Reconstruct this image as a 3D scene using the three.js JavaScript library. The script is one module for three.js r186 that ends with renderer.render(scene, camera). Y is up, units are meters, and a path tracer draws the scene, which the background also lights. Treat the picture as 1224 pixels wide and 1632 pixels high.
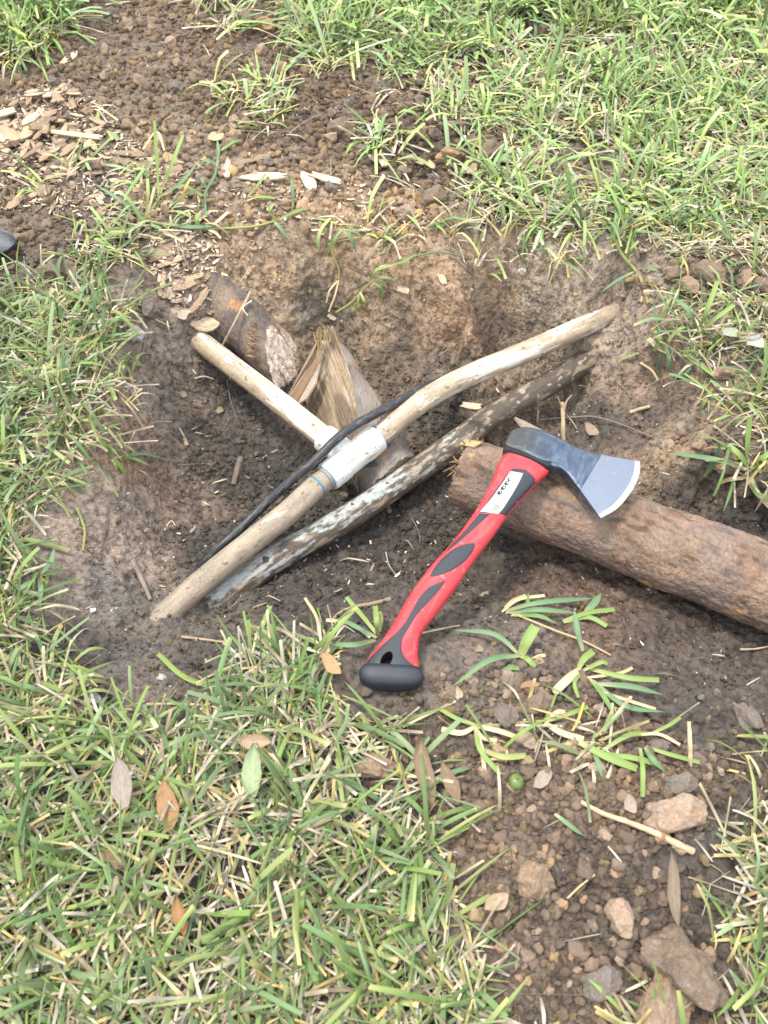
import * as THREE from 'three';
import { mergeGeometries, mergeVertices } from 'three/addons/utils/BufferGeometryUtils.js';
import { Brush, Evaluator, SUBTRACTION } from 'three-bvh-csg';

// ---------------------------------------------------------------- camera, sky, sun, exposure
const scene = new THREE.Scene();
const FOV = 62, PITCH = 58, EYE = 1.0;
const camera = new THREE.PerspectiveCamera(FOV, 768 / 1024, 0.05, 400);
camera.position.set(0, EYE, 0);
camera.rotation.set(-PITCH * Math.PI / 180, 0, 0);
camera.focus = 1.32; camera.userData.fStop = 7;
camera.updateMatrixWorld(true);

const SKY_W = 256, SKY_H = 128;
{
  const d = new Float32Array(SKY_W * SKY_H * 4);
  for (let j = 0; j < SKY_H; j++) for (let i = 0; i < SKY_W; i++) {
    const e = ((j + 0.5) / SKY_H - 0.5) * Math.PI, k = (j * SKY_W + i) * 4;
    const s = Math.sin(e);
    if (s > 0) {
      const b = 0.46 + 0.60 * s;
      d[k] = b * (1.02 - 0.14 * s); d[k + 1] = b * (1.0 - 0.03 * s); d[k + 2] = b * (0.97 + 0.10 * s);
    } else { d[k] = 0.13; d[k + 1] = 0.14; d[k + 2] = 0.10; }
    d[k + 3] = 1;
  }
  const sky = new THREE.DataTexture(d, SKY_W, SKY_H, THREE.RGBAFormat, THREE.FloatType);
  sky.mapping = THREE.EquirectangularReflectionMapping; sky.magFilter = THREE.LinearFilter; sky.needsUpdate = true;
  scene.background = sky; scene.environment = sky;
}
const sun = new THREE.DirectionalLight(new THREE.Color(1.0, 0.93, 0.80), 1.6);
sun.position.set(-1.3, 4.2, -1.5); sun.target.position.set(0, 0, -0.8);
sun.castShadow = true; sun.shadow.radius = 20; sun.shadow.mapSize.set(2048, 2048);
Object.assign(sun.shadow.camera, { left: -2.5, right: 2.5, top: 2.5, bottom: -2.5, near: 0.1, far: 12 });
scene.add(sun, sun.target);

const renderer = new THREE.WebGLRenderer({ antialias: true });
renderer.toneMapping = THREE.LinearToneMapping;
renderer.toneMappingExposure = 2.5;
renderer.shadowMap.enabled = true;

// ---------------------------------------------------------------- helpers
function rng(seed) { let a = seed >>> 0; return () => { a = (a + 0x6D2B79F5) | 0; let t = Math.imul(a ^ (a >>> 15), 1 | a); t = (t + Math.imul(t ^ (t >>> 7), 61 | t)) ^ t; return ((t ^ (t >>> 14)) >>> 0) / 4294967296; }; }
const PERM = new Uint8Array(512); { const r = rng(77), p = [...Array(256).keys()]; for (let i = 255; i > 0; i--) { const j = Math.floor(r() * (i + 1)); [p[i], p[j]] = [p[j], p[i]]; } for (let i = 0; i < 512; i++) PERM[i] = p[i & 255]; }
const GR = [[1, 1, 0], [-1, 1, 0], [1, -1, 0], [-1, -1, 0], [1, 0, 1], [-1, 0, 1], [1, 0, -1], [-1, 0, -1], [0, 1, 1], [0, -1, 1], [0, 1, -1], [0, -1, -1]];
function noise(x, y, z) {           // gradient noise, about -1..1
  const X = Math.floor(x), Y = Math.floor(y), Z = Math.floor(z); x -= X; y -= Y; z -= Z;
  const u = x * x * x * (x * (x * 6 - 15) + 10), v = y * y * y * (y * (y * 6 - 15) + 10), w = z * z * z * (z * (z * 6 - 15) + 10);
  const g = (i, j, k, a, b, c) => { const q = GR[PERM[PERM[PERM[(X + i) & 255] + ((Y + j) & 255)] + ((Z + k) & 255)] % 12]; return q[0] * a + q[1] * b + q[2] * c; };
  const l = (a, b, t) => a + (b - a) * t;
  return l(l(l(g(0, 0, 0, x, y, z), g(1, 0, 0, x - 1, y, z), u), l(g(0, 1, 0, x, y - 1, z), g(1, 1, 0, x - 1, y - 1, z), u), v),
    l(l(g(0, 0, 1, x, y, z - 1), g(1, 0, 1, x - 1, y, z - 1), u), l(g(0, 1, 1, x, y - 1, z - 1), g(1, 1, 1, x - 1, y - 1, z - 1), u), v), w);
}
const fbm = (x, y, z, n = 4) => { let s = 0, a = 0.5; for (let i = 0; i < n; i++) { s += a * noise(x, y, z); x *= 2.03; y *= 2.03; z *= 2.03; a *= 0.5; } return s; };
const clamp = (x, a = 0, b = 1) => Math.min(b, Math.max(a, x));
const sstep = (a, b, x) => { const t = clamp((x - a) / (b - a)); return t * t * (3 - 2 * t); };
const lerp = (a, b, t) => a + (b - a) * t;
const mix3 = (a, b, t) => [lerp(a[0], b[0], t), lerp(a[1], b[1], t), lerp(a[2], b[2], t)];
const V = (x, y, z) => new THREE.Vector3(x, y, z);
const FPX = 816 / Math.tan(FOV * Math.PI / 360);
function rayDir(px, py) { return V((px - 612) / FPX, -(py - 816) / FPX, -1).applyEuler(camera.rotation); }
function at(px, py, h) { const d = rayDir(px, py), t = (h - EYE) / d.y; return V(d.x * t, h, d.z * t); }   // the place at height h that the photograph shows at a pixel
function mm(px, py, h) { return (EYE - h) / -rayDir(px, py).y / FPX; }   // metres that one pixel of the photograph spans there
const used = {};
function numbered(n) { used[n] = (used[n] ?? -1) + 1; return used[n] ? n + '_' + String(used[n]).padStart(3, '0') : n; }
function tag(o, label, category, group) { o.userData.label = label; if (category) o.userData.category = category; if (group) o.userData.group = group; return o; }
function shade(o) { o.traverse((m) => { if (m.isMesh) { m.castShadow = true; m.receiveShadow = true; } }); return o; }
function thing(name, label, category, pos, group) { const o = new THREE.Group(); o.name = numbered(name); if (pos) o.position.copy(pos); scene.add(o); return tag(o, label, category, group); }
function single(name, geo, mat, label, category, group) { const o = new THREE.Mesh(geo, mat); o.name = numbered(name); scene.add(o); tag(o, label, category, group); return shade(o); }
function part(parent, name, geo, mat) { const m = new THREE.Mesh(geo, mat); m.name = name; parent.add(m); m.castShadow = m.receiveShadow = true; return m; }
function local(geo, o) { geo.translate(-o.position.x, -o.position.y, -o.position.z); return geo; }
const toS = (c) => c <= 0.0031308 ? 12.92 * c : 1.055 * Math.pow(c, 1 / 2.4) - 0.055;
function tex(w, h, fn, color = true) {       // fn(u, v) gives linear rgb (colour) or one value (data)
  const d = new Uint8Array(w * h * 4);
  for (let j = 0; j < h; j++) for (let i = 0; i < w; i++) {
    const c = fn((i + 0.5) / w, (j + 0.5) / h), k = (j * w + i) * 4;
    for (let q = 0; q < 3; q++) d[k + q] = 255 * clamp(color ? toS(clamp(c[q])) : c);
    d[k + 3] = 255;
  }
  const t = new THREE.DataTexture(d, w, h, THREE.RGBAFormat); t.wrapS = t.wrapT = THREE.RepeatWrapping; t.magFilter = THREE.LinearFilter; t.minFilter = THREE.LinearMipmapLinearFilter; t.generateMipmaps = true;
  if (color) t.colorSpace = THREE.SRGBColorSpace; t.needsUpdate = true; return t;
}
// noise that repeats over the unit square; f = whole cells across
function pn(x, y, f, seed) {
  const X = Math.floor(x), Y = Math.floor(y), a = x - X, b = y - Y, u = a * a * a * (a * (a * 6 - 15) + 10), v = b * b * b * (b * (b * 6 - 15) + 10);
  const g = (i, j, p, q) => { const k = PERM[PERM[(((X + i) % f + f) % f + seed) & 255] + ((((Y + j) % f + f) % f) & 255)] / 256 * Math.PI * 2; return Math.cos(k) * p + Math.sin(k) * q; };
  return 1.4 * lerp(lerp(g(0, 0, a, b), g(1, 0, a - 1, b), u), lerp(g(0, 1, a, b - 1), g(1, 1, a - 1, b - 1), u), v);
}
function tnoise(u, v, f, seed, n = 3) { let s = 0, a = 0.5; for (let i = 0; i < n; i++) { s += a * pn(u * f, v * f, f, seed + i * 17); f *= 2; a *= 0.5; } return s; }
function setColors(geo, fn) { const p = geo.attributes.position, c = new Float32Array(p.count * 3); for (let i = 0; i < p.count; i++) { const q = fn(p.getX(i), p.getY(i), p.getZ(i), i); c[3 * i] = q[0]; c[3 * i + 1] = q[1]; c[3 * i + 2] = q[2]; } geo.setAttribute('color', new THREE.BufferAttribute(c, 3)); return geo; }
// a grid of points -> geometry; close joins the second direction round
function gridGeo(P, uvs, close = false) {
  const n = P.length, m = P[0].length, pos = [], uv = [], idx = [];
  for (let i = 0; i < n; i++) for (let j = 0; j < m; j++) { const p = P[i][j]; pos.push(p.x, p.y, p.z); const t = uvs ? uvs(i, j) : [j / (m - 1), i / (n - 1)]; uv.push(t[0], t[1]); }
  for (let i = 0; i + 1 < n; i++) for (let j = 0; j + 1 < m + (close ? 1 : 0); j++) { const a = i * m + j, b = i * m + (j + 1) % m, c = a + m, d = b + m; idx.push(a, b, d, a, d, c); }
  const g = new THREE.BufferGeometry(); g.setAttribute('position', new THREE.Float32BufferAttribute(pos, 3)); g.setAttribute('uv', new THREE.Float32BufferAttribute(uv, 2)); g.setIndex(idx); g.computeVertexNormals(); return g;
}
// a tube along points; radius(s 0..1, theta, along metres); seam vertices doubled for uv; normals smoothed over the seam
function tubeGeo(pts, radius, nL, nR, uvScale = [1, 1], capped = true, closedCurve = false) {
  const curve = pts.length > 2 ? new THREE.CatmullRomCurve3(pts, closedCurve, 'centripetal') : new THREE.LineCurve3(pts[0], pts[1]);
  const L = curve.getLength(), P = [], C = [], T0 = curve.getTangentAt(0);
  let N = V(0, 1, 0).addScaledVector(T0, -T0.y); if (N.lengthSq() < 0.01) N = V(1, 0, 0).addScaledVector(T0, -T0.x); N.normalize();
  for (let i = 0; i <= nL; i++) {
    const s = i / nL, c = curve.getPointAt(s), T = curve.getTangentAt(s);
    N.addScaledVector(T, -N.dot(T)).normalize(); const B = T.clone().cross(N), row = [];
    for (let j = 0; j <= nR; j++) { const th = (j % nR) / nR * Math.PI * 2, r = radius(s, th, s * L); row.push(c.clone().addScaledVector(N, Math.cos(th) * r).addScaledVector(B, Math.sin(th) * r)); }
    P.push(row); C.push(c);
  }
  let lead = 0, tail = 0;
  if (capped) { P.unshift(P[0].map(() => C[0].clone())); lead = 1; P.push(P[P.length - 1].map(() => C[nL].clone())); tail = 1; }
  const g = gridGeo(P, (i, j) => [clamp((i - lead) / nL) * L * uvScale[0], j / nR * uvScale[1]]);
  const nn = g.attributes.normal, m = nR + 1;
  for (let i = 0; i < P.length; i++) { const a = i * m, b = a + nR; for (const q of ['X', 'Y', 'Z']) { const s = nn['get' + q](a) + nn['get' + q](b); nn['set' + q](a, s); nn['set' + q](b, s); } }
  g.normalizeNormals(); g.userData.length = L; return g;
}
const std = (o) => new THREE.MeshStandardMaterial({ roughness: 0.9, ...o });

// ---------------------------------------------------------------- the ground: lawn with a dug pit, one sheet
const CP = [   // pixel x, pixel y, height in metres
  [612,20,.015],[100,20,.03],[1150,20,0],[250,100,.05],[50,220,.045],[300,250,.03],[150,300,.03],[450,200,.03],[560,120,.02],[800,150,.01],[1000,200,0],[1200,100,0],[1200,300,.0],[900,300,0],[700,280,.012],[620,330,.008],[-150,200,.02],[-150,500,0],[1400,300,0],[1400,600,0],[1450,100,0],[-200,-50,0],[612,-150,0],[1300,-150,0],
  [300,372,0],[420,372,-.01],[540,370,-.006],[650,388,-.008],[780,385,-.008],[880,388,-.01],[960,420,-.014],[1030,440,-.008],[140,400,.005],[60,380,.015],[20,400,.015],
  [430,420,-.045],[480,430,-.05],[520,500,-.13],[480,555,-.17],[600,430,-.05],[610,500,-.115],[640,560,-.165],[650,615,-.195],[730,430,-.03],[715,480,-.06],[690,530,-.12],[760,530,-.13],[800,430,-.055],[772,588,-.245],[786,548,-.2],[792,505,-.15],[800,470,-.11],[742,482,-.055],[742,520,-.085],[735,560,-.15],[850,425,-.03],[900,470,-.065],[850,530,-.15],[820,600,-.2],[940,520,-.1],[950,565,-.135],[968,514,-.104],[986,498,-.090],[980,480,-.084],[1012,478,-.045],[1010,540,-.085],[1040,600,-.1],[965,620,-.16],[890,640,-.245],[862,668,-.235],[930,690,-.18],[1000,690,-.14],[1060,690,-.1],[1060,640,-.085],[1100,600,-.03],[1070,530,-.015],[1120,480,0],
  [1150,560,0],[1200,640,0],[1130,680,-.035],[1200,715,-.012],[1100,735,-.07],[1180,775,-.06],[1130,795,-.115],[1050,765,-.105],[1224,838,-.11],[960,740,-.155],
  [1000,870,-.145],[1150,920,-.145],[850,840,-.18],[770,810,-.2],[720,800,-.2],[1330,960,-.14],[1310,860,-.1],[1340,790,0],[1300,1080,-.1],[1460,960,0],[1460,1150,0],[1330,1200,0],
  [200,470,0],[235,425,0],[160,560,0],[215,535,-.03],[185,640,-.0],[205,690,-.035],[120,760,0],[90,850,-.01],[70,950,-.01],[100,1050,-.012],[150,1125,-.01],[230,1165,-.006],[330,1125,-.012],[185,780,-.045],[200,870,-.09],[140,900,-.045],[245,755,-.14],[265,690,-.165],[285,630,-.165],[240,525,-.05],[265,585,-.11],[222,650,-.05],[250,640,-.13],[300,470,-.04],[285,425,-.015],[335,430,-.035],[300,528,-.088],[335,565,-.14],[350,640,-.185],[300,760,-.19],[265,860,-.175],[310,880,-.175],[240,910,-.14],[300,946,-.113],[284,963,-.1098],[267,978,-.108],[252,991,-.1083],[240,1003,-.110],[258,954,-.119],[228,985,-.108],[296,996,-.124],[262,1012,-.108],[208,1036,-.08],[318,972,-.140],[165,970,-.065],[180,1030,-.055],[260,1065,-.06],[330,1085,-.05],[340,1020,-.11],[330,985,-.15],[400,1000,-.105],[420,960,-.14],
  [400,700,-.2],[420,610,-.19],[455,600,-.19],[440,800,-.2],[540,640,-.205],[600,600,-.2],[700,640,-.2],[750,700,-.2],[550,860,-.2],[650,800,-.2],[600,900,-.175],[690,880,-.18],[520,930,-.155],[480,965,-.115],[450,1005,-.055],[550,985,-.075],[590,1020,-.02],[520,1025,-.018],[420,1045,-.02],[700,955,-.12],[725,1000,-.06],[640,970,-.09],[780,930,-.14],[760,870,-.18],[690,1040,-.012],[630,1090,-.004],[560,1080,-.002],
  [850,925,-.105],[820,880,-.165],[900,950,-.095],[950,945,-.13],[1000,1000,-.095],[850,1000,-.05],[800,1050,-.018],[900,1045,-.04],[1000,1065,-.06],[1100,1020,-.115],[1200,1050,-.12],[1100,1085,-.075],[1200,1120,-.06],[1000,1125,-.03],[1150,1185,-.02],[1224,1200,-.02],
  [900,1150,0],[750,1150,.004],[700,1250,.008],[850,1250,.015],[950,1300,.018],[1050,1290,.012],[850,1400,.022],[1000,1450,.018],[900,1550,.018],[1150,1400,.004],[600,1250,0],[400,1200,0],[200,1250,0],[50,1200,0],[300,1400,0],[600,1450,0],[100,1500,0],[500,1600,0],[1100,1600,.008],[-150,900,0],[-150,1200,0],[-150,1600,0],[1380,1500,0],[612,1750,0],[1300,1750,0],[0,600,0],[0,800,0],[30,1000,0],[60,500,0],
];
const GX0 = -1.3, GX1 = 1.3, GZ0 = -2.5, GZ1 = 0.35, GS = 0.004, GNX = Math.round((GX1 - GX0) / GS) + 1, GNZ = Math.round((GZ1 - GZ0) / GS) + 1;
const CALM = [[240, 1003, -.112, .05], [285, 962, -.113, .045], [335, 965, -.15, .03], [965, 503, -.1, .03]].map(([x, y, h, r]) => { const p = at(x, y, h); return [p.x, p.z, r]; });
const HG = new Float32Array(GNX * GNZ);
{
  const C = CP.map(([x, y, h]) => { const p = at(x, y, h); return [p.x, p.z, h]; });
  for (const x of [-1.4, -0.7, 0, 0.7, 1.4]) C.push([x, 0.45, 0], [x, -2.6, 0]);
  for (const z of [-2, -1.4, -0.8, -0.2]) C.push([-1.4, z, 0], [1.4, z, 0]);
  const n = C.length, A = [], phi = (dx, dz) => Math.sqrt(dx * dx + dz * dz + 6e-5);
  for (let i = 0; i < n; i++) { const r = new Float64Array(n + 2); for (let j = 0; j < n; j++) r[j] = phi(C[i][0] - C[j][0], C[i][1] - C[j][1]); r[i] -= 0.0018; r[n] = 1; r[n + 1] = C[i][2]; A.push(r); }
  { const r = new Float64Array(n + 2); r.fill(1, 0, n); r[n] = 0; A.push(r); }
  const m = n + 1;
  for (let c = 0; c < m; c++) { let b = c; for (let r = c + 1; r < m; r++) if (Math.abs(A[r][c]) > Math.abs(A[b][c])) b = r; [A[c], A[b]] = [A[b], A[c]]; for (let r = c + 1; r < m; r++) { const f = A[r][c] / A[c][c]; if (f) for (let k = c; k <= m; k++) A[r][k] -= f * A[c][k]; } }
  const w = new Float64Array(m); for (let r = m - 1; r >= 0; r--) { let s = A[r][m]; for (let k = r + 1; k < m; k++) s -= A[r][k] * w[k]; w[r] = s / A[r][r]; }
  for (let j = 0; j < GNZ; j++) for (let i = 0; i < GNX; i++) {
    const x = GX0 + i * GS, z = GZ0 + j * GS; let h = w[n]; for (let k = 0; k < n; k++) h += w[k] * phi(x - C[k][0], z - C[k][1]);
    const e = Math.min(x - GX0, GX1 - x, z - GZ0, GZ1 - z); h *= sstep(0, 0.25, e);
    const steep = sstep(-0.02, -0.08, h);
    let calm = 1; for (const [cx, cz, cr] of CALM) calm *= 1 - 0.9 * Math.exp(-((x - cx) ** 2 + (z - cz) ** 2) / (cr * cr)); const hs = h;
    h += 0.012 * fbm(x * 9, 3.1, z * 9, 3) * sstep(0, 0.2, e) + 0.015 * fbm(x * 26 + 7, h * 26, z * 26, 3) * (0.45 + 0.8 * steep);
    const rg = 1 - Math.abs(noise(x * 42, h * 36, z * 42 + 9)); h += (rg * rg - 0.5) * 0.0045 * (0.4 + steep);
    HG[j * GNX + i] = hs + (h - hs) * calm;
  }
}
function H(x, z) {
  const u = (x - GX0) / GS, v = (z - GZ0) / GS, i = Math.floor(u), j = Math.floor(v);
  if (i < 0 || j < 0 || i >= GNX - 1 || j >= GNZ - 1) return 0;
  const a = u - i, b = v - j, k = j * GNX + i; return lerp(lerp(HG[k], HG[k + 1], a), lerp(HG[k + GNX], HG[k + GNX + 1], a), b);
}
function groundAt(px, py) {        // the spot on the ground that the photograph shows at a pixel
  const d = rayDir(px, py); let t = (0.12 - EYE) / d.y; const t1 = (-0.32 - EYE) / d.y, s = (t1 - t) / 160;
  for (let k = 0; k < 160; k++) { t += s; if (EYE + d.y * t < H(d.x * t, d.z * t)) { let a = t - s, b = t; for (let q = 0; q < 8; q++) { const c = (a + b) / 2; if (EYE + d.y * c < H(d.x * c, d.z * c)) b = c; else a = c; } t = b; break; } }
  return V(d.x * t, H(d.x * t, d.z * t), d.z * t);
}
function groundNormal(x, z, e = 0.012) { return V(H(x - e, z) - H(x + e, z), 2 * e, H(x, z - e) - H(x, z + e)).normalize(); }
function zone(pts) { return pts.map(([x, y]) => { const p = groundAt(x, y); return [p.x, p.z]; }); }
function zoneDist(Z, x, z) {       // metres inside (positive) or outside (negative) a zone
  let inside = false, best = 1e9;
  for (let i = 0, j = Z.length - 1; i < Z.length; j = i++) {
    const [ax, az] = Z[i], [bx, bz] = Z[j]; if ((az > z) !== (bz > z) && x < (bx - ax) * (z - az) / (bz - az) + ax) inside = !inside;
    const dx = bx - ax, dz = bz - az, t = clamp(((x - ax) * dx + (z - az) * dz) / (dx * dx + dz * dz + 1e-12)); best = Math.min(best, Math.hypot(x - ax - t * dx, z - az - t * dz));
  }
  return inside ? best : -best;
}
const Z = {
  heap: zone([[100,30],[230,-20],[420,-20],[450,60],[560,110],[640,180],[700,300],[640,372],[500,350],[330,372],[240,360],[110,440],[0,460],[-60,460],[-60,110],[40,100]]),
  front: zone([[560,1190],[640,1110],[700,1075],[820,1050],[960,1110],[1060,1170],[1224,1190],[1300,1230],[1300,1290],[1130,1330],[1150,1500],[1200,1660],[820,1660],[770,1500],[720,1350],[690,1220]]),
  right: zone([[1020,425],[1240,410],[1240,500],[1100,480]]),
  bank: zone([[1130,640],[1240,600],[1240,800],[1160,760]]),
  patch: zone([[600,80],[760,80],[860,60],[900,110],[780,230],[740,380],[640,380],[600,250]]),
  pit: zone([[235,440],[330,400],[520,385],[800,395],[980,440],[1050,520],[1090,610],[1060,700],[1150,790],[1230,840],[1230,1110],[1050,1100],[900,1050],[780,1030],[690,1020],[590,1000],[440,1020],[300,1130],[180,1110],[110,980],[120,800],[190,690],[200,560]]),
  floor: zone([[250,600],[320,570],[430,620],[560,640],[700,620],[800,620],[880,650],[820,720],[740,830],[700,920],[560,940],[380,980],[300,960],[240,930],[260,760]]),
};
const COL = [   // soil colour place by place, with shade painted into the pit floor
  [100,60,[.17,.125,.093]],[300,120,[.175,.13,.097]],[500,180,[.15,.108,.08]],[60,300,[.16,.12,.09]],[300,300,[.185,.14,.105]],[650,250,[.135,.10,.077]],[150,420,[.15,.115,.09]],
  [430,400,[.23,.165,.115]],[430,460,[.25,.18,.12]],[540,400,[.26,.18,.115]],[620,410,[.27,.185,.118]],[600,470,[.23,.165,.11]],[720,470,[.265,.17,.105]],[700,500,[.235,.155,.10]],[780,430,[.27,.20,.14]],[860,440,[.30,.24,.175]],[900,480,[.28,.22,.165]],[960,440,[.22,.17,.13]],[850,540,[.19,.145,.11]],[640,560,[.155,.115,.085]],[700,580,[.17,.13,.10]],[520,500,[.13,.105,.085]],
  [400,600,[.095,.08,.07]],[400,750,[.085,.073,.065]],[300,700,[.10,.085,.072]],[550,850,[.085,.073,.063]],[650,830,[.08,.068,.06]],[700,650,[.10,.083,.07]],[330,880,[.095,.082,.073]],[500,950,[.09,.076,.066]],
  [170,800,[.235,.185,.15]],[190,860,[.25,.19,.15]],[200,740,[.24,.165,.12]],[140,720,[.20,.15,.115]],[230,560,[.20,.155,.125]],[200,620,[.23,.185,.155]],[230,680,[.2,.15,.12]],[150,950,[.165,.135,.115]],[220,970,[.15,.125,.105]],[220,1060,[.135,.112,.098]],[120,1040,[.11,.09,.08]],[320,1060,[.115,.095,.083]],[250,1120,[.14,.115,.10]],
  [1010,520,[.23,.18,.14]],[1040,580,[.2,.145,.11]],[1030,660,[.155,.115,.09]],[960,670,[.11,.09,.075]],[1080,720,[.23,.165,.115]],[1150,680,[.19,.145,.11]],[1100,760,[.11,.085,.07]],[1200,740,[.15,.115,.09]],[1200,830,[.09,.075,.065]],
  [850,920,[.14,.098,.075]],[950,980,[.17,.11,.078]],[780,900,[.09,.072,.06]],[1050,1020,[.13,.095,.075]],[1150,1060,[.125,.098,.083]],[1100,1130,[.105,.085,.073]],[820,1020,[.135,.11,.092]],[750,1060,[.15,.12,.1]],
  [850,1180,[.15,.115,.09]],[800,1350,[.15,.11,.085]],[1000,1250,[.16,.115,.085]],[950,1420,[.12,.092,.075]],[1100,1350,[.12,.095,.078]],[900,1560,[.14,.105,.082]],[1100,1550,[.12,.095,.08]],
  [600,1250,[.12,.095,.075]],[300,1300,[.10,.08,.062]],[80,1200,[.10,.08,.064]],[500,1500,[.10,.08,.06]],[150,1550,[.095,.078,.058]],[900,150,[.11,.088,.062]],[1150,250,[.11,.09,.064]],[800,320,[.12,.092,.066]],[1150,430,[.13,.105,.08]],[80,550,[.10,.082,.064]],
].map(([x, y, c]) => { const p = groundAt(x, y), g = (c[0] + c[1] + c[2]) / 3; return [p.x, p.z, c.map((v) => lerp(v, g, 0.03) * (g > 0.135 ? 1.22 : g < 0.105 ? 0.72 : 0.92))]; });  // darkest tones lowered further as painted pit shade, lighter tones raised
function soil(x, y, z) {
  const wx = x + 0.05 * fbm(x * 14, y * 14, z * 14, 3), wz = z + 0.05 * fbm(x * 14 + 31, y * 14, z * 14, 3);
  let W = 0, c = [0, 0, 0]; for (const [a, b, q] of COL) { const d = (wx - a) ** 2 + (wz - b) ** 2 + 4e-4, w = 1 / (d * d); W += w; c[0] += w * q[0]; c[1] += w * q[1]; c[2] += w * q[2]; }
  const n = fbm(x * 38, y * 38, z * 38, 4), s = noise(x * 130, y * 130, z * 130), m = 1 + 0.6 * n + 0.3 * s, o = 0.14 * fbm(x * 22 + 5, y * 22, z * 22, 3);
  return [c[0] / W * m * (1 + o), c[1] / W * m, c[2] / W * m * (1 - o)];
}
const soilMap = tex(1024, 1024, (u, v) => {
  const k = 0.88 + 1.15 * tnoise(u, v, 28, 3, 4), s = tnoise(u, v, 70, 11, 2), q = tnoise(u, v, 52, 23, 2); let c = [k, k, k];
  if (s > 0.42) c = mix3(c, [1.0, 0.98, 0.94], 0.5 * sstep(0.42, 0.52, s)); if (q < -0.36) c = mix3(c, [0.42, 0.4, 0.38], 0.8 * sstep(-0.36, -0.46, q)); return c;
});
const soilBump = tex(1024, 1024, (u, v) => 0.5 + 0.6 * tnoise(u, v, 28, 5, 4) + 0.3 * Math.max(0, tnoise(u, v, 70, 11, 2)), false);
const soilMat = std({ map: soilMap, bumpMap: soilBump, bumpScale: 0.007, roughness: 1, vertexColors: true, color: new THREE.Color().setRGB(1.1, 1.1, 1.1) });
{
  const axis = (a, b, step, lo, hi) => { const o = []; for (let t = a; t <= b + 1e-6; t += step(t)) o.push(t); let s = 0.01, t = o[0]; while (t > lo) { t -= s; s *= 1.28; o.unshift(Math.max(t, lo)); } s = 0.01; t = o[o.length - 1]; while (t < hi) { t += s; s *= 1.28; o.push(Math.min(t, hi)); } return o; };
  const xs = axis(-0.92, 0.92, () => 0.0036, -60, 60), zs = axis(-2.05, 0.05, (z) => z > -1.24 && z < -0.3 ? 0.0032 : 0.005, -60, 60);
  const nx = xs.length, nz = zs.length, pos = new Float32Array(nx * nz * 3), uv = new Float32Array(nx * nz * 2), idx = new Uint32Array((nx - 1) * (nz - 1) * 6);
  let k = 0;
  for (let j = 0; j < nz; j++) for (let i = 0; i < nx; i++) {
    const x = xs[i], z = zs[j]; let y = H(x, z); if (Math.abs(x) < 1.2 && z > -2.4 && z < 0.3) y += 0.0035 * fbm(x * 120, y * 120, z * 120, 3);
    let dx = 0, dz = 0; if (Math.abs(x) < 1.0 && z > -1.5 && z < -0.2) { const n = groundNormal(x, z), f = 0.010 * fbm(x * 34 + 3, y * 34, z * 34, 3) + 0.008 * Math.max(-0.25, fbm(x * 95, y * 95 + 5, z * 95, 2)), w = sstep(0.005, -0.05, y); dx = n.x * f * w; dz = n.z * f * w; y += n.y * f * w * 0.7; }
    const q = j * nx + i; pos[3 * q] = x + dx; pos[3 * q + 1] = y; pos[3 * q + 2] = z + dz; uv[2 * q] = x / 0.3; uv[2 * q + 1] = z / 0.3;
  }
  for (let j = 0; j + 1 < nz; j++) for (let i = 0; i + 1 < nx; i++) { const a = j * nx + i, b = a + 1, c = a + nx, d = c + 1; idx[k++] = a; idx[k++] = c; idx[k++] = b; idx[k++] = b; idx[k++] = c; idx[k++] = d; }
  const g0 = new THREE.BufferGeometry(); g0.setAttribute('position', new THREE.BufferAttribute(pos, 3)); g0.setIndex(new THREE.BufferAttribute(idx, 1)); g0.computeVertexNormals();
  // on steep faces the soil grain is laid on from the side, so that it is not drawn out down the wall
  const nr = g0.attributes.normal.array, P2 = Array.from(pos), N2 = Array.from(nr), U2 = Array.from(uv), dup = new Map();
  for (let t = 0; t < idx.length; t += 3) {
    const q = idx[t]; const nx_ = nr[3 * q], ny_ = nr[3 * q + 1], nz_ = nr[3 * q + 2]; if (ny_ > 0.74 + 0.1 * noise(pos[3 * q] * 60, 1, pos[3 * q + 2] * 60)) continue; const axis = Math.abs(nx_) > Math.abs(nz_) ? 1 : 2;
    for (let c = 0; c < 3; c++) { const v = idx[t + c], key = v * 3 + axis; let w = dup.get(key); if (w === undefined) { w = P2.length / 3; dup.set(key, w); for (let a = 0; a < 3; a++) { P2.push(pos[3 * v + a]); N2.push(nr[3 * v + a]); } U2.push((axis === 1 ? pos[3 * v + 2] : pos[3 * v]) / 0.3, pos[3 * v + 1] / 0.3); } idx[t + c] = w; }
  }
  const g = new THREE.BufferGeometry(); g.setAttribute('position', new THREE.Float32BufferAttribute(P2, 3)); g.setAttribute('normal', new THREE.Float32BufferAttribute(N2, 3)); g.setAttribute('uv', new THREE.Float32BufferAttribute(U2, 2)); g.setIndex(new THREE.BufferAttribute(idx, 1));
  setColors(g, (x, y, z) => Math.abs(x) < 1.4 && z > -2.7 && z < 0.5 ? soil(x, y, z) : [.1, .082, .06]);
  const m = new THREE.Mesh(g, soilMat); m.name = 'ground'; m.userData.kind = 'structure'; m.userData.label = 'lawn soil with a freshly dug pit, bare earth walls and loose spoil round it'; m.receiveShadow = m.castShadow = true; scene.add(m);
}

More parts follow.
